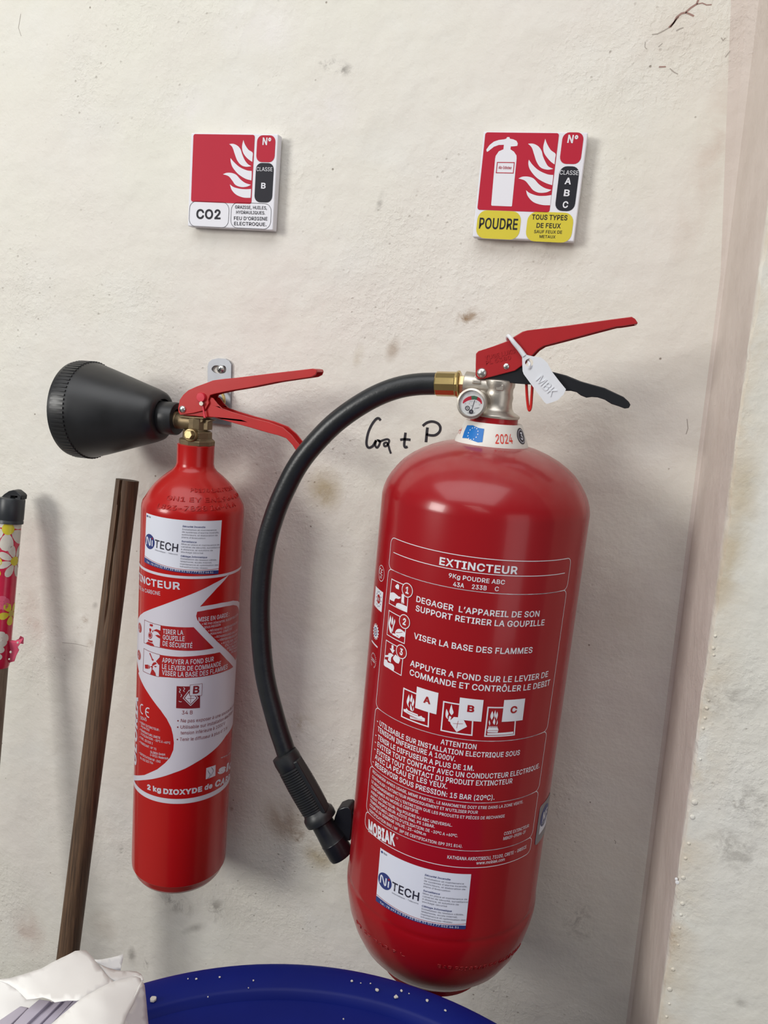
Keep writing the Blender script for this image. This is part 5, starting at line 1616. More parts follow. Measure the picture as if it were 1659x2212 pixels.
# raised lettering round the bottom dome
d = Decal(BIG, [RED_BIG])
zb4 = Z(740, 1900, 0.31344)
d.text('BAR PS18BAR C€ 0437 2023', zb4((650, 605), (1220, 470)), 0.31344 * 24, 0, 1, 0.005)
d.text('PT 27 BAR 9 L', zb4((100, 300), (430, 530)), 0.31344 * 20, 0, 1, 0.005)
d.obj('embossed_lettering', ext, thick=0.0004)

# ================================================================== seal tag on the large extinguisher
ty = yf - 0.0022
tagz = [(690, 352), (716, 352), (766, 364), (822, 372), (846, 388), (872, 412), (905, 475), (955, 540), (1004, 600), (996, 620), (985, 640), (945, 678), (905, 694), (866, 705), (850, 692), (775, 592), (702, 492), (694, 470), (692, 430)]
P_ = [unp(*p, ty) for p in z2(*tagz)]
tg = thing('seal_tag', unp(1160, 820, ty), 'white plastic tag embossed MBK looped over the red top lever', 'tag')
b = MB()
nv = len(P_)
hc, hr = unp(*z2((741, 410))[0], ty), 0.0033
ring = [Vector((hc.x + hr * math.cos(2 * math.pi * k / 20), ty, hc.z + hr * math.sin(2 * math.pi * k / 20))) for k in range(20)]
loops = [P_, ring]
tris = tessellate_polygon(loops)
flat = P_ + ring
nn = len(flat)
off = Vector((0, -0.0011, 0))
vs = flat + [p + off for p in flat]
fs = [tuple(t_) for t_ in tris] + [tuple(nn + i for i in reversed(t_)) for t_ in tris]
fs += [(i, (i + 1) % nv, nn + (i + 1) % nv, nn + i) for i in range(nv)]
fs += [(nv + i, nv + (i + 1) % 20, nn + nv + (i + 1) % 20, nn + nv + i) for i in range(20)]
b.add(vs, fs)
b.obj('tag_plate', TAG_M, tg, smooth=30)
TP = Pln(ty - 0.0011)
d = Decal(TP, [TAG_M])
d.text('MBK', z2((786, 537), (895, 655)), 0.30139 * 62, 0, 1, 0.0)
d.obj('raised_lettering', tg, thick=0.0010)
b = MB()
lp = [unp(*p, y) for p, y in zip(z2((706, 362), (670, 312), (630, 265), (606, 232), (592, 218), (584, 228), (588, 246), (600, 260)), (ty, ty, ty - 0.0008, ty, ty + 0.003, ty + 0.008, ty + 0.013, ty + 0.016))]
b.tube(catmull([tuple(p) for p in lp], 4, closed=False), lambda s: 0.0022 - 0.0006 * min(1, s * 2), 12)
b.obj('tag_strap', TAG_M, tg, smooth=60)
b = MB()
kp = [unp(*p, y) for p, y in zip(z2((730, 395), (738, 408), (744, 425), (742, 450)), (ty + 0.003, ty + 0.0005, ty - 0.002, ty - 0.0012))]
b.tube(catmull([tuple(p) for p in kp], 4, closed=False), 0.0012, 10)
b.obj('strap_knot', TAG_M, tg, smooth=60)

# ================================================================== small CO2 extinguisher
SX, SY, SR = -0.39023, -0.07163, 0.05163
co2 = thing('fire_extinguisher', (SX, SY, 0.86), 'small bright red CO2 extinguisher with black horn and white swoosh label', 'fire extinguisher')
co2['group'] = ext['group'] = 'fire extinguishers on the wall'
za = lambda py, px=422: zof(px, py, SY)
z_nt, z_nb = za(959, 425), za(1000, 424)
zsf = za(1098, 418)
z_b = unp(376, 1927, SY - SR * 0.9).z - 0.008
sp = [(0.0002, z_nt), (0.0175, z_nt), (0.0186, z_nt - 0.0008), (0.0186, z_nb), (0.0195, za(1008)), (0.0225, za(1016)), (0.0280, za(1025)), (0.0340, za(1036)), (0.0395, za(1048)), (0.0440, za(1061)), (0.0478, za(1075)), (0.0504, za(1084)), (0.0513, za(1091)), (SR, za(1097))]
sp += [(SR, z_b + 0.020), (SR - 0.0004, z_b + 0.0135), (SR - 0.0014, z_b + 0.0128), (SR - 0.0022, z_b + 0.0115), (SR - 0.0035, z_b + 0.006), (SR - 0.0065, z_b + 0.0015), (SR - 0.011, z_b), (0.0002, z_b + 0.001)]
b = MB()
b.lathe(sp, (SX, SY, 0), (0, 0, 1), 80)
b.obj('cylinder_body', RED_SMALL, co2, smooth=50)
SM = Cyl((SX, SY, 0), (0, 0, 1), sp, SR)
# valve
zs8 = Z(370, 820, 0.07836)
b = MB()
zv2 = lambda py: zof(425, py, SY)
b.lathe([(0.0178, zv2(960)), (0.0180, zv2(951)), (0.0172, zv2(948)), (0.0148, zv2(947)), (0.0148, zv2(932)), (0.0140, zv2(930)), (0.0100, zv2(929)), (0.0098, zv2(903)), (0.0090, zv2(901))], (SX + 0.0010, SY, 0), (0, 0, 1), 10)
pa, pb_ = unp(376, 908, SY), unp(420, 912, SY)
b.lathe([(0.0098, 0), (0.0098, 0.003), (0.0082, 0.004), (0.0082, (pb_ - pa).length)], pa, pb_ - pa, 28)
tp = pl3(zs8((215, 1000), (890, 1045), (890, 1095), (215, 1045)), SY - 0.0095)
b.prism(tp, (0, 0.019, 0))
mid = pl3(zs8((260, 1040), (880, 1090), (860, 1180), (700, 1230), (380, 1230), (240, 1150)), SY - 0.007)
b.prism(mid, (0, 0.014, 0))
side = pl3(zs8((870, 1080), (1140, 1120), (1010, 1170), (1000, 1400), (860, 1400)), SY - 0.004)
b.prism(side, (0, 0.010, 0))
b.obj('valve_body', BRASS, co2, smooth=30, bevel=0.0006)
b = MB()
bc = unp(*zs8((520, 1530))[0], SY - 0.0165)
b.lathe([(0.0068, -0.006), (0.0068, 0.0), (0.0062, 0.001), (0.0050, 0.0012)], bc, (0.05, -1, 0.1), 32)
bc2 = unp(*zs8((475, 1520))[0], SY - 0.0215)
b.lathe([(0.0048, -0.004), (0.0048, 0.0004), (0.0043, 0.001)], bc2, (-0.05, -1, 0.12), 6)
b.obj('valve_plug', pmat('worn_brass_plug', (0.30, 0.225, 0.11), 0.36, 0.85, 0, 0.2, 100), co2, smooth=30, bevel=0.0003, label='brass hexagon plug')

# levers
z1 = Z(90, 740, 0.37975)
yfs, ybs = SY - 0.0095, SY + 0.0095
top = z1((775, 372), (785, 325), (805, 296), (832, 272), (880, 250), (930, 232), (975, 215), (1040, 206), (1100, 201), (1300, 176), (1540, 148), (1560, 152), (1565, 166))
bot = z1((1558, 184), (1535, 196), (1330, 226), (1180, 256), (1060, 276), (985, 292), (958, 300), (948, 325), (952, 345), (930, 385), (860, 402), (788, 412), (777, 395))
T3, B3 = pl3(top, yfs), pl3(bot, yfs)
b = MB()
b.prism(T3 + B3, (0, 0.0017, 0))
b.prism(shift_y(T3 + B3, ybs), (0, -0.0017, 0))
b.prism([p + Vector((0, 0.0017, 0)) for p in offset_poly(T3, 0.0017)], (0, ybs - yfs - 0.0034, 0))
lev = b.obj('squeeze_lever', RED_LEVER2, co2, smooth=30, bevel=0.0005)
top = z1((958, 310), (975, 316), (1000, 350), (1025, 374), (1080, 394), (1180, 424), (1290, 452), (1370, 482), (1420, 525), (1455, 570), (1490, 610), (1510, 650))
bot = z1((1485, 660), (1455, 628), (1425, 582), (1390, 545), (1345, 528), (1300, 517), (1180, 482), (1050, 446), (980, 425), (945, 425), (880, 418), (800, 414), (830, 405), (930, 385), (945, 350))
yq0, yq1 = yfs + 0.0019, ybs - 0.0019
T4, B4 = pl3(top, yq0), pl3(bot, yq0)
b = MB()
b.prism(T4 + B4, (0, 0.0017, 0))
b.prism(shift_y(T4 + B4, yq1), (0, -0.0017, 0))
Bw = B4[:9][::-1]
n = len(Bw)
und = []
for i in range(n):
    dd = (Bw[min(i + 1, n - 1)] - Bw[max(i - 1, 0)]).normalized()
    und.append(Bw[i] + Vector((-dd.z, 0, dd.x)) * 0.0018)
b.prism([p + Vector((0, 0.0017, 0)) for p in Bw + und[::-1]], (0, yq1 - yq0 - 0.0034, 0))
b.obj('carrying_handle', RED_LEVER2, co2, smooth=30, bevel=0.0005)
b = MB()
p = unp(*zs8((315, 815))[0], yfs)
b.lathe([(0.0037, -0.001), (0.0037, 0.0003), (0.0031, 0.0014), (0.0018, 0.0021), (0.0001, 0.0023)], p, (0, -1, 0), 28, caps=False)
b.cyl((p.x, yfs, p.z), (p.x, ybs + 0.001, p.z), 0.0022, 16)
b.obj('rivet', RIVET_M, lev, smooth=50)
b = MB()
p = unp(*zs8((825, 490))[0], yfs - 0.001)
b.lathe([(0.0046, -0.0028), (0.0046, 0.0012), (0.0042, 0.0017), (0.0001, 0.0018)], p, (0, -1, 0), 32)
s0, s1 = unp(*zs8((870, 700))[0], yfs - 0.0008), unp(*zs8((925, 1050))[0], yfs - 0.0008)
b.prism([s0 + Vector((-0.0005, 0, 0)), s0 + Vector((0.0005, 0, 0)), s1 + Vector((0.0012, 0, 0)), s1 + Vector((-0.0010, 0, 0))], (0, -0.0008, 0))
b.obj('tamper_seal', PINKRED_PLASTIC, co2, smooth=40, label='pink-red round tamper seal')
b = MB()
p = unp(*zs8((820, 660))[0], yfs - 0.003)
b.cyl(p, (p.x, ybs + 0.003, p.z), 0.0021, 18)
b.obj('safety_pin', NICKEL, co2, smooth=40)
# discharge horn
hy = SY
h0, h1 = unp(171, 884, hy), unp(352, 899, hy)
hax = (h1 - h0).normalized()
HL = (h1 - h0).length
R0 = 0.0505
prof = [(R0 * 0.90, 0.010), (R0 * 0.955, -0.001), (R0 * 0.985, 0.0), (R0, 0.004)]
prof += [(R0 * 1.0, HL * 0.10), (R0 * 0.985, HL * 0.19), (R0 * 0.955, HL * 0.24), (R0 * 0.90, HL * 0.34), (R0 * 0.79, HL * 0.52), (R0 * 0.66, HL * 0.73), (R0 * 0.545, HL * 0.92), (R0 * 0.49, HL * 0.985), (R0 * 0.43, HL * 1.005), (R0 * 0.35, HL * 1.005)]
prof += [(R0 * 0.33, HL * 0.95), (R0 * 0.46, HL * 0.90), (R0 * 0.75, HL * 0.5), (R0 * 0.90, 0.010)]
b = MB()
b.lathe(prof, h0, hax, 72, caps=False)
# fine ribs round the mouth
e1 = hax.cross(Vector((0, 1, 0))).normalized()
e2 = hax.cross(e1)
for k in range(72):
    a = 2 * math.pi * k / 72
    dirr = e1 * math.cos(a) + e2 * math.sin(a)
    tan = -e1 * math.sin(a) + e2 * math.cos(a)
    rot = Matrix((hax, tan, dirr)).transposed()
    b.box(h0 + hax * (HL * 0.115) + dirr * (R0 * 0.997), (HL * 0.15, 0.0022, 0.0010), 0, rot)
b.obj('discharge_horn', HORN_M, co2, smooth=35, label='dusty black plastic discharge horn')
b = MB()
s0, s1 = unp(337, 901, hy), unp(384, 905, hy)
b.lathe([(0.0160, 0), (0.0168, 0.001), (0.0166, (s1 - s0).length - 0.001), (0.0158, (s1 - s0).length), (0.0100, (s1 - s0).length), (0.0100, 0.002)], s0, s1 - s0, 44)
b.obj('horn_sleeve', HORN_M, co2, smooth=40)

# --- print on the small extinguisher
r5 = Z(270, 1080, 0.18080)
r6 = Z(270, 1440, 0.23501)
d = Decal(SM, [PRINT_LILAC])
va = (SM.uv(*r5((500, 905))[0])[1] + SM.uv(*r5((900, 925))[0])[1]) / 2
d.line_uv([(SR * math.radians(a), va) for a in range(-110, 111, 4)], 0.0027, 0, 1)
vb = (SM.uv(*r6((300, 1212))[0])[1] + SM.uv(*r6((500, 1238))[0])[1] + SM.uv(*r6((700, 1215))[0])[1]) / 3
d.line_uv([(SR * math.radians(a), vb) for a in range(-110, 111, 4)], 0.0056, 0, 1)
sw = r5((1245, 888), (1100, 1050), (980, 1180), (896, 1274), (1000, 1258), (1150, 1228), (1290, 1202), (1345, 1208), (1372, 1235), (1380, 1290), (1378, 1400), (1376, 1600), (1368, 1800), (1350, 1890), (1332, 1960), (1328, 2200))
sw += r6((1028, 100), (1018, 300), (1005, 440), (990, 520), (930, 630), (850, 735), (760, 812), (650, 882), (550, 938), (450, 976), (350, 1010), (250, 1033), (170, 1042), (60, 1050))
sw += r6((60, 1002), (180, 996), (300, 942), (370, 885), (415, 835), (445, 765), (450, 700), (442, 630), (425, 560), (385, 480), (330, 402), (270, 325), (215, 245), (160, 150), (125, 60))
sw += r5((170, 2050), (152, 1960), (135, 1860), (130, 1700), (140, 1500), (160, 1420), (185, 1375), (230, 1340), (330, 1298), (450, 1255), (600, 1198), (750, 1142), (900, 1080), (1060, 998))
d.poly(sw, 0, 1)
d.obj('label_swoosh', co2, 'white printed swoosh shape')
d = Decal(SM, [PRINT_RED, PRINT_LILAC])
d.poly(r5((862, 1335), (980, 1312), (1100, 1290), (1200, 1270), (1290, 1254), (1330, 1262), (1350, 1285), (1358, 1330), (1358, 1500), (1352, 1700), (1338, 1860), (1315, 1915), (1250, 1832), (1180, 1765), (1100, 1690), (1000, 1590), (900, 1480), (862, 1430), (850, 1385)), 0, 2)
k5, k6 = 0.1808, 0.23501
for s, a, c, cap, bo in [('MISE EN GARDE :', (876, 1452), (1240, 1385), 52, .018), ("• NE PAS DÉMONTER, SUSCEPTIBLE D'ÊTRE", (918, 1492), (1345, 1375), 26, .01), ('SOUS PRESSION', (946, 1535), (1138, 1500), 26, .01),
                         ("• NÉCESSITE L'INTERVENTION D'UN", (990, 1574), (1335, 1468), 26, .01), ('PERSONNEL COMPÉTENT', (1018, 1612), (1275, 1545), 26, .01), ('• RECHARGER APRÈS USAGE, MÊME', (1068, 1648), (1335, 1562), 26, .01),
                         ('• VÉRIFIER PÉRIODIQUEMENT', (1105, 1686), (1335, 1606), 26, .01), ("• N'UTILISER, TOUTES", (1146, 1724), (1335, 1650), 26, .01), ('OU LE DÉBIT', (1190, 1750), (1335, 1690), 26, .01),
                         ('LES PRODUITS', (1215, 1780), (1335, 1725), 24, .01), ('RECHANGE', (1240, 1804), (1335, 1758), 24, .01), ('DU MODÈLE', (1262, 1830), (1335, 1792), 24, .01)]:
    d.text(s, r5(a, c), cap * k5, 1, 3, bo)
d.obj('warning_panel', co2)


def step_panel(name, quad, panel, texts, pict, cx, num, wlines=()):
    d = Decal(SM, [PRINT_RED, PRINT_LILAC, PRINT_DARKRED])
    d.line(r5(*quad), 0.00045, 2, 2, True)
    d.poly(r5(*panel), 0, 2)
    for s, a, c in texts:
        d.text(s, r5(a, c), 58 * k5, 1, 3, 0.02)
    zz3 = Z(310, 1340, 0.066305)
    for p in pict:
        d.poly(zz3(*p), 0, 2)
    for p in wlines:
        d.line(zz3(*p), 0.0004, 1, 3)
    c = r5(cx)[0]
    d.disc(c, 0.0052, 0, 2)
    u, v = SM.uv(*c)
    d.text_uv(num, (u - 0.0014, v - 0.0026), (u + 0.0014, v - 0.0026), 0.0052, 1, 3, 0.02)
    d.obj(name, co2)


step_panel('instruction_panel', [(236, 1432), (430, 1497), (420, 1762), (230, 1705)], [(428, 1497), (560, 1512), (700, 1520), (820, 1519), (940, 1645), (1060, 1768), (900, 1795), (700, 1800), (560, 1788), (420, 1763)],
           [('TIRER LA', (455, 1594), (697, 1610)), ('GOUPILLE', (455, 1664), (712, 1686)), ('DE SÉCURITÉ', (453, 1737), (803, 1766))],
           [[(212, 112), (285, 128), (290, 112), (318, 175), (278, 215), (275, 198), (210, 180)], [(190, 265), (225, 255), (262, 285), (260, 330), (240, 375), (205, 365), (200, 300)],
            [(160, 440), (190, 385), (230, 380), (275, 420), (295, 490), (280, 560), (240, 600), (195, 585), (160, 530)], [(155, 615), (220, 650), (300, 662), (298, 720), (210, 705), (150, 668)],
            [(85, 740), (150, 690), (310, 755), (370, 855), (230, 825)], [(350, 310), (430, 285), (580, 340), (580, 500), (540, 480), (480, 390), (380, 345), (350, 360)], [(380, 480), (470, 470), (575, 510), (565, 600), (480, 560)],
            [(300, 320), (330, 310), (320, 380), (285, 385)]],
           (180, 1525), '1', [[(180, 430), (220, 405), (262, 445), (268, 520), (230, 570), (190, 540), (178, 480), (180, 430)]])
step_panel('instruction_panel', [(228, 1772), (420, 1848), (408, 2112), (218, 2043)], [(418, 1848), (540, 1865), (640, 1871), (770, 1868), (900, 1855), (1030, 1838), (1130, 1818), (1210, 1905), (1290, 1995), (1200, 2042), (1080, 2078), (900, 2112), (740, 2124), (640, 2126), (520, 2118), (408, 2110)],
           [('APPUYER A FOND SUR', (446, 1937), (1057, 1924)), ('LE LEVIER DE COMMANDE', (445, 2013), (1142, 1976)), ('VISER LA BASE DES FLAMMES', (444, 2085), (1220, 2010))],
           [[(195, 1070), (225, 1060), (300, 1250), (338, 1270), (320, 1330), (268, 1280), (275, 1262)], [(50, 1440), (150, 1440), (200, 1470), (210, 1560), (160, 1580), (60, 1565)], [(250, 1490), (300, 1480), (310, 1520), (290, 1610), (270, 1610), (272, 1530), (210, 1515)],
            [(240, 1700), (270, 1610), (320, 1600), (350, 1650), (390, 1710), (412, 1805), (310, 1790), (225, 1750)], [(280, 1440), (330, 1370), (400, 1360), (440, 1400), (400, 1430), (330, 1470), (290, 1490)], [(410, 1330), (540, 1190), (545, 1420), (500, 1450)],
            [(340, 1490), (400, 1480), (440, 1500), (400, 1530)]],
           (170, 1850), '2', [[(170, 1440), (175, 1575)]])
# headline, B-class symbol, lower text
d = Decal(SM, [PRINT_LILAC])
d.text('TINCTEUR', r5((170, 943), (660, 1072)), 90 * k5, 0, 1, 0.03, pre='EX')
d.text('DE de CARBONE', r5((178, 1066), (424, 1140)), 46 * k5, 0, 1, 0.0, pre='AU DIOXY')
c = Z(280, 1470, 0.10846)
u, v = SM.uv(*c((240, 560))[0])
u2, v2_ = SM.uv(*c((355, 630))[0])
for uu, vv, e in ((u, v, 0), (u2, v2_, 1)):
    arc = [(uu + 0.0014 + 0.0042 * math.cos(math.radians(a)), vv + 0.0050 * math.sin(math.radians(a))) for a in range(70, 291, 20)]
    d.line_uv(arc, 0.0013, 0, 1)
    if e:
        d.line_uv([(uu - 0.0025, vv), (uu + 0.0020, vv)], 0.0012, 0, 1)
d.text('0045', c((222, 770), (342, 812)), 66 * 0.10846, 0, 1, 0.01)
for s, a, e in [('• AGENT EXTINCTEUR :', (205, 835), (602, 1010)), ('2kg de CO2', (230, 915), (395, 1012)), ('• TEMPÉRATURE LIMITE', (205, 985), (610, 1165)), ("D'UTILISATION : -30°C À +60°C", (228, 1075), (812, 1265)), ('• TYPE : III CO2 2', (200, 1140), (462, 1275)),
                ('• FABRICANT : N° 73', (198, 1230), (532, 1392)), ('GLORIA GmbH', (415, 1440), (708, 1498)), ('D-59321 Wadersloh', (412, 1498), (768, 1572)), ('• CERTIFICATION NF : EN3', (192, 1450), (616, 1640)), ('No. 022 323 704', (214, 1555), (470, 1668))]:
    d.text(s, c(a, e), 46 * 0.10846, 0, 1, 0.012)
for s, a, e in (('2 kg', (206, 1128), (333, 1158)), ('DIOXYDE', (352, 1168), (708, 1146)), ('de', (728, 1136), (800, 1116))):
    d.text(s, r6(a, e), 50 * k6, 0, 1, 0.055)
d.text('CARBO', r6((820, 1108), (968, 1018)), 56 * k6, 0, 1, 0.05, post='NE')
d.obj('printed_text', co2, 'white printed French text')
d = Decal(SM, [PRINT_LILAC, PRINT_GREY])
cs = Z(440, 1580, 0.07233)
d.poly(cs((75, 1095), (175, 1060), (355, 1000), (345, 1320), (60, 1430)), 0, 1)
d.line(cs((225, 1070), (275, 1130), (290, 1180), (240, 1270), (200, 1330)), 0.0006, 1, 2)
d.line(cs((120, 1160), (140, 1210), (190, 1270), (170, 1360), (110, 1400)), 0.0006, 1, 2)
d.text('sic', cs((392, 1290), (810, 1070)), 0.07233 * 225, 0, 1, 0.06, post='li')
d.text('www.sicli', cs((505, 810), (800, 640)), 0.07233 * 50, 0, 1, 0.0)
d.obj('maker_logo', co2, 'white square logo with bold lettering')
# vertical outlined lettering at the left edge
d = Decal(SM, [PRINT_LILAC])
uu, vv0 = SM.uv(*c((112, 1720))[0])
_, vv1 = SM.uv(*c((150, 300))[0])
uu = SM.uv(297.5, 1560)[0]
d.text_uv('GLORIA', (uu, vv0 + 0.002), (uu, vv1), 0.013, 0, 1, 0.05)
d.obj('vertical_lettering', co2)
d = Decal(SM, [PRINT_DARKRED, PRINT_LILAC])
d.poly(r6((475, 178), (600, 180), (690, 178), (688, 378), (470, 380)), 0, 2)
d.poly(r6((598, 166), (708, 153), (703, 262), (592, 266)), 1, 3)
d.line(r6((598, 166), (708, 153), (703, 262), (592, 266)), 0.0003, 0, 4, True)
d.text('B', r6((622, 248), (680, 244)), 72 * k6, 0, 4, 0.03)
d.line(r6((590, 215), (535, 288), (603, 356), (672, 286), (650, 262)), 0.0007, 1, 3, True)
d.poly(r6((585, 240), (550, 288), (603, 342), (658, 286), (640, 268), (592, 268)), 1, 3)
d.line(r6((572, 290), (636, 288)), 0.0004, 0, 4); d.line(r6((604, 262), (602, 330)), 0.0004, 0, 4)
for dx, dy in ((0, 0), (38, -10)):
    d.line(r6((500 + dx, 200 + dy), (512 + dx, 212 + dy), (500 + dx, 228 + dy), (510 + dx, 240 + dy)), 0.0006, 1, 3, smooth=3)
d.line(r6((515, 250), (522, 262), (512, 278)), 0.0006, 1, 3); d.line(r6((495, 315), (508, 322), (522, 320)), 0.0006, 1, 3)
d.text('34 B', r6((522, 438), (620, 435)), 34 * k6, 0, 2, 0.0)
for s, a, e in (('• Ne pas exposer à une source de chaleur', (480, 508), (1000, 392)), ('• Utilisable sur installation électrique', (478, 567), (985, 448)), ('tension inférieure à 1000 V', (510, 622), (915, 548)), ("• Tenir le diffuseur à plus d' 1 m", (475, 680), (935, 590))):
    (u0, w0), (u1, w1) = SM.uv(*r6(a)[0]), SM.uv(*r6(e)[0])
    d.text_uv(s, (u0, w0), (u1, w0 + 0.35 * (w1 - w0)), 33 * k6 * 0.00048, 0, 2, 0.0)
d.obj('class_panel', co2)
sticker(SM, *r5((257, 153), (1156, 242), (1114, 880), (234, 738)), co2)
d = Decal(SM, [RED_SMALL])
for s, a, e, cap in (('PS174 BAR PT250', (845, 850), (1085, 835), 22), ('GN1 EY EN1964 CO', (708, 893), (1120, 873), 26), ('L823-7828 IM-FLA', (655, 942), (1105, 930), 28)):
    d.text(s, z1(a, e), cap * 0.37975, 0, 1, 0.012)
d.obj('embossed_lettering', co2, thick=0.0007)

# ================================================================== wall bracket behind the small extinguisher
wbk = thing('wall_bracket', unp(475, 840, -0.002), 'narrow zinc-plated steel hanger strap screwed to the wall behind the small extinguisher', 'bracket')
ol = z1((944, 455), (944, 135), (950, 112), (968, 97), (1005, 89), (1045, 92), (1066, 104), (1078, 125), (1072, 470))
b = MB()
P_ = [unp(*p, -0.0030) for p in ol]
ring = [unp(*p, -0.0030) for p in catmull(z1((966, 152), (980, 132), (1010, 130), (1040, 132), (1050, 150), (1042, 172), (1010, 175), (985, 172)), 3)]
flat = P_ + ring
tris = tessellate_polygon([P_, ring])
nv, nr, nn = len(P_), len(ring), len(flat)
vs = flat + [p + Vector((0, 0.0026, 0)) for p in flat]
fs = [tuple(t_) for t_ in tris] + [tuple(nn + i for i in reversed(t_)) for t_ in tris]
fs += [(i, (i + 1) % nv, nn + (i + 1) % nv, nn + i) for i in range(nv)]
fs += [(nv + i, nv + (i + 1) % nr, nn + nv + (i + 1) % nr, nn + nv + i) for i in range(nr)]
b.add(vs, fs)
b.obj('strap_plate', STEEL, wbk, smooth=30, bevel=0.0006)
b = MB()
sc = unp(*z1((1018, 151))[0], -0.0034)
b.lathe([(0.0046, -0.0006), (0.0045, 0.0002), (0.0036, 0.0013), (0.0020, 0.0020), (0.0001, 0.0022)], sc, (0, -1, 0), 28, caps=False)
b.lathe([(0.0018, -0.001), (0.0018, 0.0032)], sc + Vector((0, 0.0034, 0)), (0, -1, 0), 12)
for an in (40, 130):
    rot = Matrix.Rotation(math.radians(an), 3, 'Y')
    b.box(sc + Vector((0, -0.0019, 0)), (0.0042, 0.0008, 0.0009), 1, rot)
b.obj('screw', [RIVET_M, SIGN_BLACK], wbk, smooth=40)
b = MB()
rc = unp(*z1((985, 325))[0], -0.010)
b.lathe([(0.0130, 0.0), (0.0130, 0.0022), (0.0105, 0.0022), (0.0105, 0.0)], rc, (0, -1, 0), 36, caps=False)
b.obj('retaining_ring', BRASS_BRIGHT, wbk, smooth=40, label='brass ring on the hanger')
b = MB()
b.cyl((rc.x, -0.001, rc.z), (rc.x, SY + 0.006, rc.z), 0.0042, 20)
b.obj('hanger_pin', STEEL, wbk, smooth=40)

# ================================================================== leaning wooden stick
s0, s1 = unp(275.5, 1037, -0.035), unp(147, 2062, -0.105)
sd_ = (s1 - s0)
s2 = s0 + sd_ * ((s0.z - 0.004) / (s0.z - s1.z))
sa = (s0 - s2).normalized()
ex = Vector((1, 0, 0)) - sa * sa.x
ex.normalize()
ey = sa.cross(ex)
rw = 0.0124
sect = []
SG = 64
for k in range(SG):
    a = 2 * math.pi * k / SG
    x, y = rw * 1.02 * math.cos(a), rw * 0.92 * math.sin(a)
    sect.append((x, y))
if (ey).y > 0:
    ey = -ey                                                # ey now looks towards the room
b = MB()
vs, fs = [], []
SL = (s0 - s2).length
NL = 90
crack_a = math.atan2(1.0, -0.10)
for i in range(NL + 1):
    h = SL * i / NL
    dep = max(0.0, min(1.0, (h / SL - 0.855) / 0.11)) * 0.010
    for x, y in sect:
        a = math.atan2(y / 0.92, x / 1.02)
        da = (a - crack_a - 0.05 * math.sin(h * 14) + 1.6 * (1 - h / SL) - 0.04 * math.sin(h * 61) + math.pi) % (2 * math.pi) - math.pi
        g = 1 - (dep / rw) * max(0, 1 - abs(da) / 0.11) - 0.02 * noise.noise(Vector((x * 160, y * 160, h * 9)))
        vs.append(s2 + sa * h + (ex * x + ey * y) * g)
for i in range(NL):
    for k in range(SG):
        k2 = (k + 1) % SG
        fs.append((i * SG + k, i * SG + k2, (i + 1) * SG + k2, (i + 1) * SG + k))
fs += [tuple(range(SG)), tuple(NL * SG + k for k in range(SG))]
b.add(vs, fs)
stick = b.obj('wooden_stick', WOOD, None, smooth=40)
tag(stick, 'dark brown wooden stick with split top leaning on wall beside the small extinguisher', 'stick')

# ================================================================== broom handle in floral film
h0_, h1_ = unp(23.5, 1100, -0.036), unp(-5, 1440, -0.062)
hd_ = h1_ - h0_
h2_ = h0_ + hd_ * ((h0_.z - 0.004) / (h0_.z - h1_.z))
ha = (h0_ - h2_).normalized()
top_h = (h0_ - h2_).length
mpx = (unp(24, 1100, -0.036) - unp(25, 1100, -0.036)).length
bh = thing('broom_handle', h2_, 'round wooden handle in red flower-printed film with charcoal end cap at left edge', 'handle')
rs_ = 19.5 * mpx
LS = (h0_ - h1_).length
b = MB()
b.lathe([(rs_ * 0.90, 0.0), (rs_ * 0.90, top_h - LS * 0.93), (rs_ * 0.90, top_h)], h2_, ha, 28)
b.obj('wooden_pole', WOOD_POLE, bh, smooth=60)
b = MB()
b.lathe([(rs_ * 0.92, top_h - LS * 1.0), (rs_ * 0.99, top_h - LS * 0.985), (rs_, top_h - LS * 0.9), (rs_, top_h + 0.004)], h2_, ha, 36, caps=False)
film = b.obj('floral_film', FLORAL_RED, bh, smooth=60, label='red plastic film printed with daisies')
HS = Cyl(h2_, ha, [(rs_, 0), (rs_, 3)], rs_)
zh = Z(0, 1030, 0.20345)
d = Decal(HS, [FLORAL_WHITE, FLORAL_YELLOW, FLORAL_GOLD, FLORAL_PINK])


def flower(cx, cy, r, n, pm, cm, rot=0.0, lay=1, pw=0.30):
    u, v = HS.uv(*zh((cx, cy))[0])
    k = r * 0.20345 * mpx
    for i in range(n):
        a = rot + 2 * math.pi * i / n
        ca, sa_ = math.cos(a), math.sin(a)
        pts = []
        for t_ in range(14):
            b_ = 2 * math.pi * t_ / 14
            x, y = 0.62 + 0.40 * math.cos(b_), pw * math.sin(b_) * (1 + 0.25 * math.cos(b_))
            pts.append((u + k * (x * ca - y * sa_), v + k * (x * sa_ + y * ca)))
        d.poly_uv(pts, pm, lay)
    d.disc(None, k * 0.27, cm, lay + 1, uvc=(u, v), n=16)


flower(85, 555, 190, 6, 0, 1, 0.5, 1, 0.30)
flower(158, 895, 150, 8, 0, 1, 0.35, 1, 0.20)
flower(-85, 945, 140, 6, 1, 1, 0.5, 1, 0.28)
flower(20, 1340, 62, 5, 3, 3, 0.3, 1, 0.5)
flower(118, 1450, 105, 5, 1, 2, 0.9, 1, 0.30)
flower(0, 1730, 72, 5, 0, 0, 0.3, 1, 0.5)
flower(-70, 1860, 90, 6, 0, 1, 0.3, 1, 0.3)
d.obj('flower_print', film)
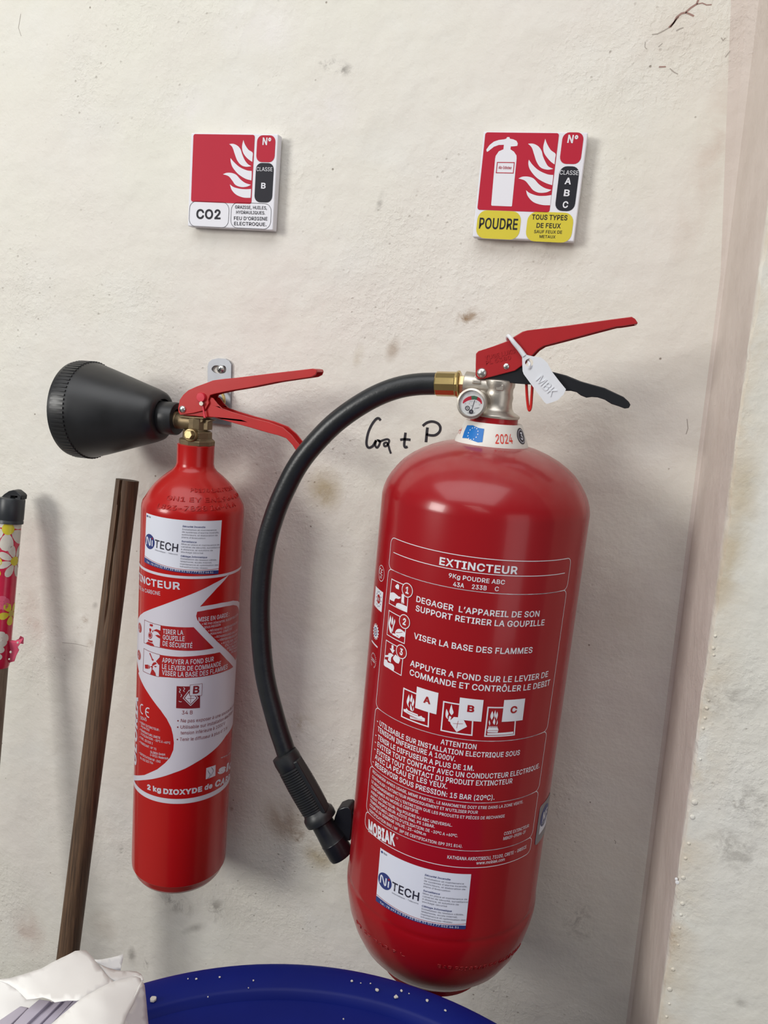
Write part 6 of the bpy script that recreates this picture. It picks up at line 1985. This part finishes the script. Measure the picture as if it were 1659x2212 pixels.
# torn ragged edge of the film sticking out at its lower end
b = MB()
rg = zh((70, 1960), (85, 1990), (110, 1970), (150, 1960), (170, 1900), (200, 1840), (185, 1810), (215, 1770), (245, 1775), (250, 1710), (215, 1690), (200, 1720), (160, 1740), (125, 1735), (100, 1750), (85, 1830))
P_ = [unp(px, py, -0.056 + 0.0015 * math.sin(k * 1.7)) for k, (px, py) in enumerate(rg)]
b.prism(P_, (0, 0.0006, 0))
for x, y, r in ((115, 1860, 16), (190, 1760, 14), (100, 1935, 12)):
    p = unp(*zh((x, y))[0], -0.0615)
    b.lathe([(r * 0.0001, 0), (r * 0.00008, 0.0008), (0.0001, 0.001)], p, (0, -1, 0), 10, 1, caps=False)
b.obj('torn_film_edge', [FLORAL_PINK, FLORAL_WHITE], film, smooth=30)
rcp = 22.5 * mpx
cb, ct = top_h - 25 * mpx, top_h + 20 * mpx
b = MB()
b.lathe([(rs_ * 0.98, cb), (rcp, cb), (rcp, cb + 0.0028), (rcp * 0.975, cb + 0.0034), (rcp * 0.975, cb + 0.0044), (rcp, cb + 0.005), (rcp, ct - 0.0012), (rcp * 0.95, ct), (0.0002, ct)], h2_, ha, 36)
cap = b.obj('end_cap', CAP_M, bh, smooth=35)
hk = [unp(px, py, -0.034) for px, py in zh((8, 216), (40, 185), (90, 152), (130, 142), (165, 148), (215, 188), (228, 205), (222, 250), (165, 250), (150, 205), (118, 205), (108, 250), (20, 250))]
b = MB()
b.prism(hk, (0, 0.010, 0))
b.obj('hanging_loop', BLACK_PL, cap, smooth=30, bevel=0.0012, label='black moulded hanging eye')

# ================================================================== blue drum
DZ = 0.90
DC, DR = Vector((-0.0936, -0.5106, 0)), 0.2831
drum = thing('plastic_drum', (DC.x, DC.y, 0.0), 'dark blue plastic drum below the large extinguisher, pale chips on its lid', 'drum')
b = MB()
b.lathe([(DR - 0.03, 0.002), (DR - 0.012, 0.004), (DR - 0.004, 0.02), (DR - 0.004, 0.28), (DR + 0.002, 0.30), (DR - 0.004, 0.32), (DR - 0.004, 0.58), (DR + 0.002, 0.60), (DR - 0.004, 0.62), (DR - 0.006, DZ - 0.055)], (DC.x, DC.y, 0), (0, 0, 1), 128)
b.obj('drum_wall', BLUE_DRUM, drum, smooth=50)
b = MB()
b.lathe([(DR - 0.004, DZ - 0.054), (DR - 0.001, DZ - 0.045), (DR, DZ - 0.008), (DR - 0.0015, DZ - 0.002), (DR - 0.006, DZ), (DR - 0.026, DZ - 0.0010), (DR - 0.029, DZ - 0.0030), (DR - 0.0315, DZ - 0.0085), (DR - 0.040, DZ - 0.0100), (0.0005, DZ - 0.0105)],
        (DC.x, DC.y, 0), (0, 0, 1), 160)
b.obj('drum_lid', BLUE_DRUM, drum, smooth=45)
random.seed(5)
chips = [(423, 2139, 2.2), (473, 2135, 2.2), (330, 2184, 7), (535, 2158, 1.5), (448, 2178, 1.6), (758, 2143, 2.6), (798, 2148, 2.0), (812, 2163, 4), (853, 2178, 4.5), (864, 2164, 3), (920, 2186, 3.2), (959, 2207, 2.4), (546, 2142, 2), (405, 2138, 1.6), (742, 2202, 2), (777, 2147, 1.4), (881, 2170, 1.5)]
for k, (px, py, r) in enumerate(chips):
    q = unpz(px, py, DZ - 0.0102)
    if (q - DC).xy.length > DR - 0.033:
        q.z = DZ
    R_ = r * 0.00042
    b = MB()
    pr = []
    for j in range(7):
        a = 2 * math.pi * j / 7
        rr = R_ * random.uniform(0.65, 1.15)
        pr.append(q + Vector((rr * math.cos(a), rr * math.sin(a) * 0.9, 0)))
    b.prism(pr, (0, 0, R_ * 0.7))
    o = b.obj('paint_chip', CHIP, None, smooth=0, bevel=R_ * 0.15)
    big = {2: 'largest pale paint chip on the drum lid, beside the paper packet', 7: 'dark-edged paint chip on the drum lid left of the two big pale ones',
           8: 'big pale paint chip on the drum lid below the extinguisher', 10: 'pale paint chip on the drum lid, right of the biggest one', 9: 'dull paint chip just above the big one below the extinguisher'}
    tag(o, big.get(k, 'tiny pale speck lying on the blue drum lid'), 'chip', 'paint chips scattered on the drum lid')

# ================================================================== torn paper packet with grey bars
zk = Z(0, 2000, 0.33755)


def sheet(name, outline, ctrl, parent, seed, amp=0.0022, step=11):
    """paper: outline in photograph pixels, depth (distance in front of the wall) from control points, crumpled"""
    ol_ = [zk(p)[0] for p in outline]
    cpts = [(zk(p)[0], y) for p, y in ctrl]

    ax0, ay0 = cpts[0][0]
    basis = (lambda x, y: [1, x, y, x * y, x * x, y * y]) if len(cpts) > 7 else (lambda x, y: [1, x, y])
    A_ = np.array([basis((cx - ax0) / 100, (cy - ay0) / 100) for (cx, cy), _ in cpts])
    reg = np.eye(A_.shape[1]) * 0.02
    reg[0, 0] = 0
    co_ = np.linalg.solve(A_.T @ A_ + reg, A_.T @ np.array([yy for _, yy in cpts]))

    def depth(x, y):
        return float(np.dot(basis((x - ax0) / 100, (y - ay0) / 100), co_))

    den = []
    n = len(ol_)
    for i in range(n):
        a, c_ = Vector(ol_[i]), Vector(ol_[(i + 1) % n])
        k = max(1, int((c_ - a).length / step))
        nrm = Vector((-(c_ - a).y, (c_ - a).x)).normalized()
        for j in range(k):
            p = a + (c_ - a) * j / k
            if j:
                p += nrm * 1.1 * noise.noise(Vector((p.x * 0.12, p.y * 0.12, seed)))
            den.append(p)
    pts = [Vector((p.x, p.y)) for p in den]
    m = len(pts)
    xs = [p.x for p in pts]
    ys = [p.y for p in pts]

    def inside(x, y):
        r_ = False
        for i in range(m):
            a, c_ = pts[i], pts[i - 1]
            if (a.y > y) != (c_.y > y) and x < (c_.x - a.x) * (y - a.y) / (c_.y - a.y) + a.x:
                r_ = not r_
        return r_

    y = min(ys) + step / 2
    row = 0
    while y < max(ys):
        x = min(xs) + (step / 2 if row % 2 else 0)
        while x < max(xs):
            jx, jy = x + random.uniform(-2, 2), y + random.uniform(-2, 2)
            if inside(jx, jy) and min((Vector((jx, jy)) - p).length for p in pts[:m]) > step * 0.5:
                pts.append(Vector((jx, jy)))
            x += step
        y += step
        row += 1
    res = delaunay_2d_cdt(pts, [], [list(range(m))], 1, 1e-4)
    vs = []
    for p in res[0]:
        cr = abs(noise.noise(Vector((p.x * 0.011, p.y * 0.011, seed)))) * 1.6 - 0.3 + 0.10 * noise.noise(Vector((p.x * 0.05, p.y * 0.05, seed + 5)))
        q = unp(p.x, p.y, -(depth(p.x, p.y)) + amp * cr)
        if q.z < DZ + 0.0015:
            q = unpz(p.x, p.y, DZ + 0.0015)
        vs.append(q)
    fl = [tuple(f) for f in res[2]]
    comp = list(range(len(vs)))                             # keep one connected piece of paper

    def root(i):
        while comp[i] != i:
            comp[i] = comp[comp[i]]
            i = comp[i]
        return i
    for f in fl:
        for i in f[1:]:
            comp[root(i)] = root(f[0])
    cnt = {}
    for f in fl:
        cnt[root(f[0])] = cnt.get(root(f[0]), 0) + 1
    keep = max(cnt, key=cnt.get)
    fl = [f for f in fl if root(f[0]) == keep]
    use = sorted({i for f in fl for i in f})
    ren = {i: k for k, i in enumerate(use)}
    b = MB()
    b.add([vs[i] for i in use], [tuple(ren[i] for i in f) for f in fl])
    o = b.obj(name, PAPER, parent, smooth=28)
    md = o.modifiers.new('thickness', 'SOLIDIFY')
    md.thickness = 0.0004
    return o


pk = thing('paper_packet', unpz(160, 2190, DZ), 'crumpled torn white paper packet resting on the blue drum, grey bars inside', 'packet')
# back wall of the packet, seen behind the bars at far left
sheet('back_sheet', [(-40, 345), (10, 345), (110, 400), (175, 470), (230, 470), (330, 480), (500, 470), (560, 430), (600, 460), (520, 640), (300, 900), (-40, 900)],
      [((0, 350), .385), ((170, 470), .385), ((0, 620), .40), ((500, 470), .375), ((300, 800), .41)], pk, 3.0, 0.0012)
# upper flap folded forward
sheet('upper_flap', [(-40, 352), (0, 340), (60, 335), (140, 312), (260, 275), (330, 235), (420, 192), (480, 160), (550, 155), (585, 190), (620, 238), (670, 298), (727, 357), (650, 398), (560, 440), (525, 468), (490, 477), (430, 476), (385, 482), (350, 487), (320, 470), (290, 460), (270, 456), (220, 466), (170, 471), (140, 440), (100, 402), (50, 370), (0, 352)],
      [((0, 345), .400), ((260, 278), .382), ((500, 160), .360), ((620, 240), .366), ((720, 355), .382), ((560, 440), .402), ((350, 480), .412), ((170, 470), .412), ((380, 320), .392), ((520, 300), .378)], pk, 1.3, 0.0018)
# small pointed corner behind
sheet('corner_flap', [(600, 215), (650, 214), (710, 203), (755, 192), (790, 178), (787, 215), (778, 250), (772, 284), (730, 280), (690, 270), (655, 258), (630, 240)],
      [((605, 215), .352), ((790, 180), .338), ((770, 280), .345), ((655, 255), .355)], pk, 7.7, 0.0014, 8)
# rolled rim behind the right flap
sheet('rolled_rim', [(630, 240), (690, 268), (760, 288), (830, 288), (875, 292), (905, 310), (922, 345), (900, 350), (870, 325), (800, 338), (740, 352), (700, 330)],
      [((640, 245), .358), ((760, 290), .352), ((870, 295), .352), ((915, 340), .362), ((800, 335), .372), ((730, 350), .380)], pk, 4.4, 0.0014, 8)
# right flap, large, running down out of the picture, with a folded side
sheet('right_flap', [(728, 354), (800, 338), (868, 322), (900, 335), (908, 360), (890, 420), (850, 500), (812, 570), (788, 640), (768, 720), (752, 800), (745, 900), (120, 900), (200, 800), (270, 690), (330, 625), (370, 590), (430, 540), (500, 480), (560, 440), (640, 395)],
      [((725, 355), .386), ((880, 325), .374), ((905, 350), .376), ((560, 440), .405), ((330, 625), .428), ((790, 628), .416), ((850, 500), .398), ((650, 520), .412), ((500, 700), .438), ((740, 880), .44), ((200, 850), .45)], pk, 2.2, 0.0016)
sheet('side_flap', [(906, 352), (922, 380), (930, 450), (938, 540), (946, 628), (954, 760), (958, 900), (720, 900), (735, 800), (752, 720), (772, 640), (798, 570), (836, 500), (872, 425)],
      [((906, 352), .3765), ((890, 420), .3855), ((850, 500), .3975), ((790, 640), .4155), ((745, 900), .4395), ((940, 560), .380), ((958, 900), .402), ((925, 400), .370)], pk, 6.1, 0.0008)
# bars
bars = [([(-210, 790), (0, 600), (130, 512), (180, 522), (-100, 790)], 'lilac grey bar in the paper packet, leftmost'),
        ([(-72, 790), (165, 540), (250, 468), (322, 480), (0, 790)], 'lilac grey bar in the paper packet, second from left'),
        ([(25, 790), (300, 510), (345, 476), (402, 476), (95, 790)], 'lilac grey bar in the paper packet, third from left'),
        ([(120, 780), (370, 520), (410, 476), (470, 474), (190, 780)], 'lilac grey bar in the paper packet, fourth from left'),
        ([(215, 750), (430, 520), (480, 470), (545, 448), (285, 740)], 'lilac grey bar in the paper packet, rightmost, half covered')]
for k, (q, lab) in enumerate(bars):
    a = [zk(p)[0] for p in q]
    lo, hi = min(p[1] for p in a), max(p[1] for p in a)
    P_ = []
    for px, py in a:
        t_ = (py - lo) / (hi - lo)
        P_.append(unp(px, py, -(0.402 + 0.034 * t_) + 0.002 * k))
    b = MB()
    b.prism(P_, (0.001, 0.0055, -0.0080))
    o = b.obj('plastic_bar', BAR_M, None, smooth=0, bevel=0.0008)
    tag(o, lab, 'bar', 'grey bars in the paper packet')
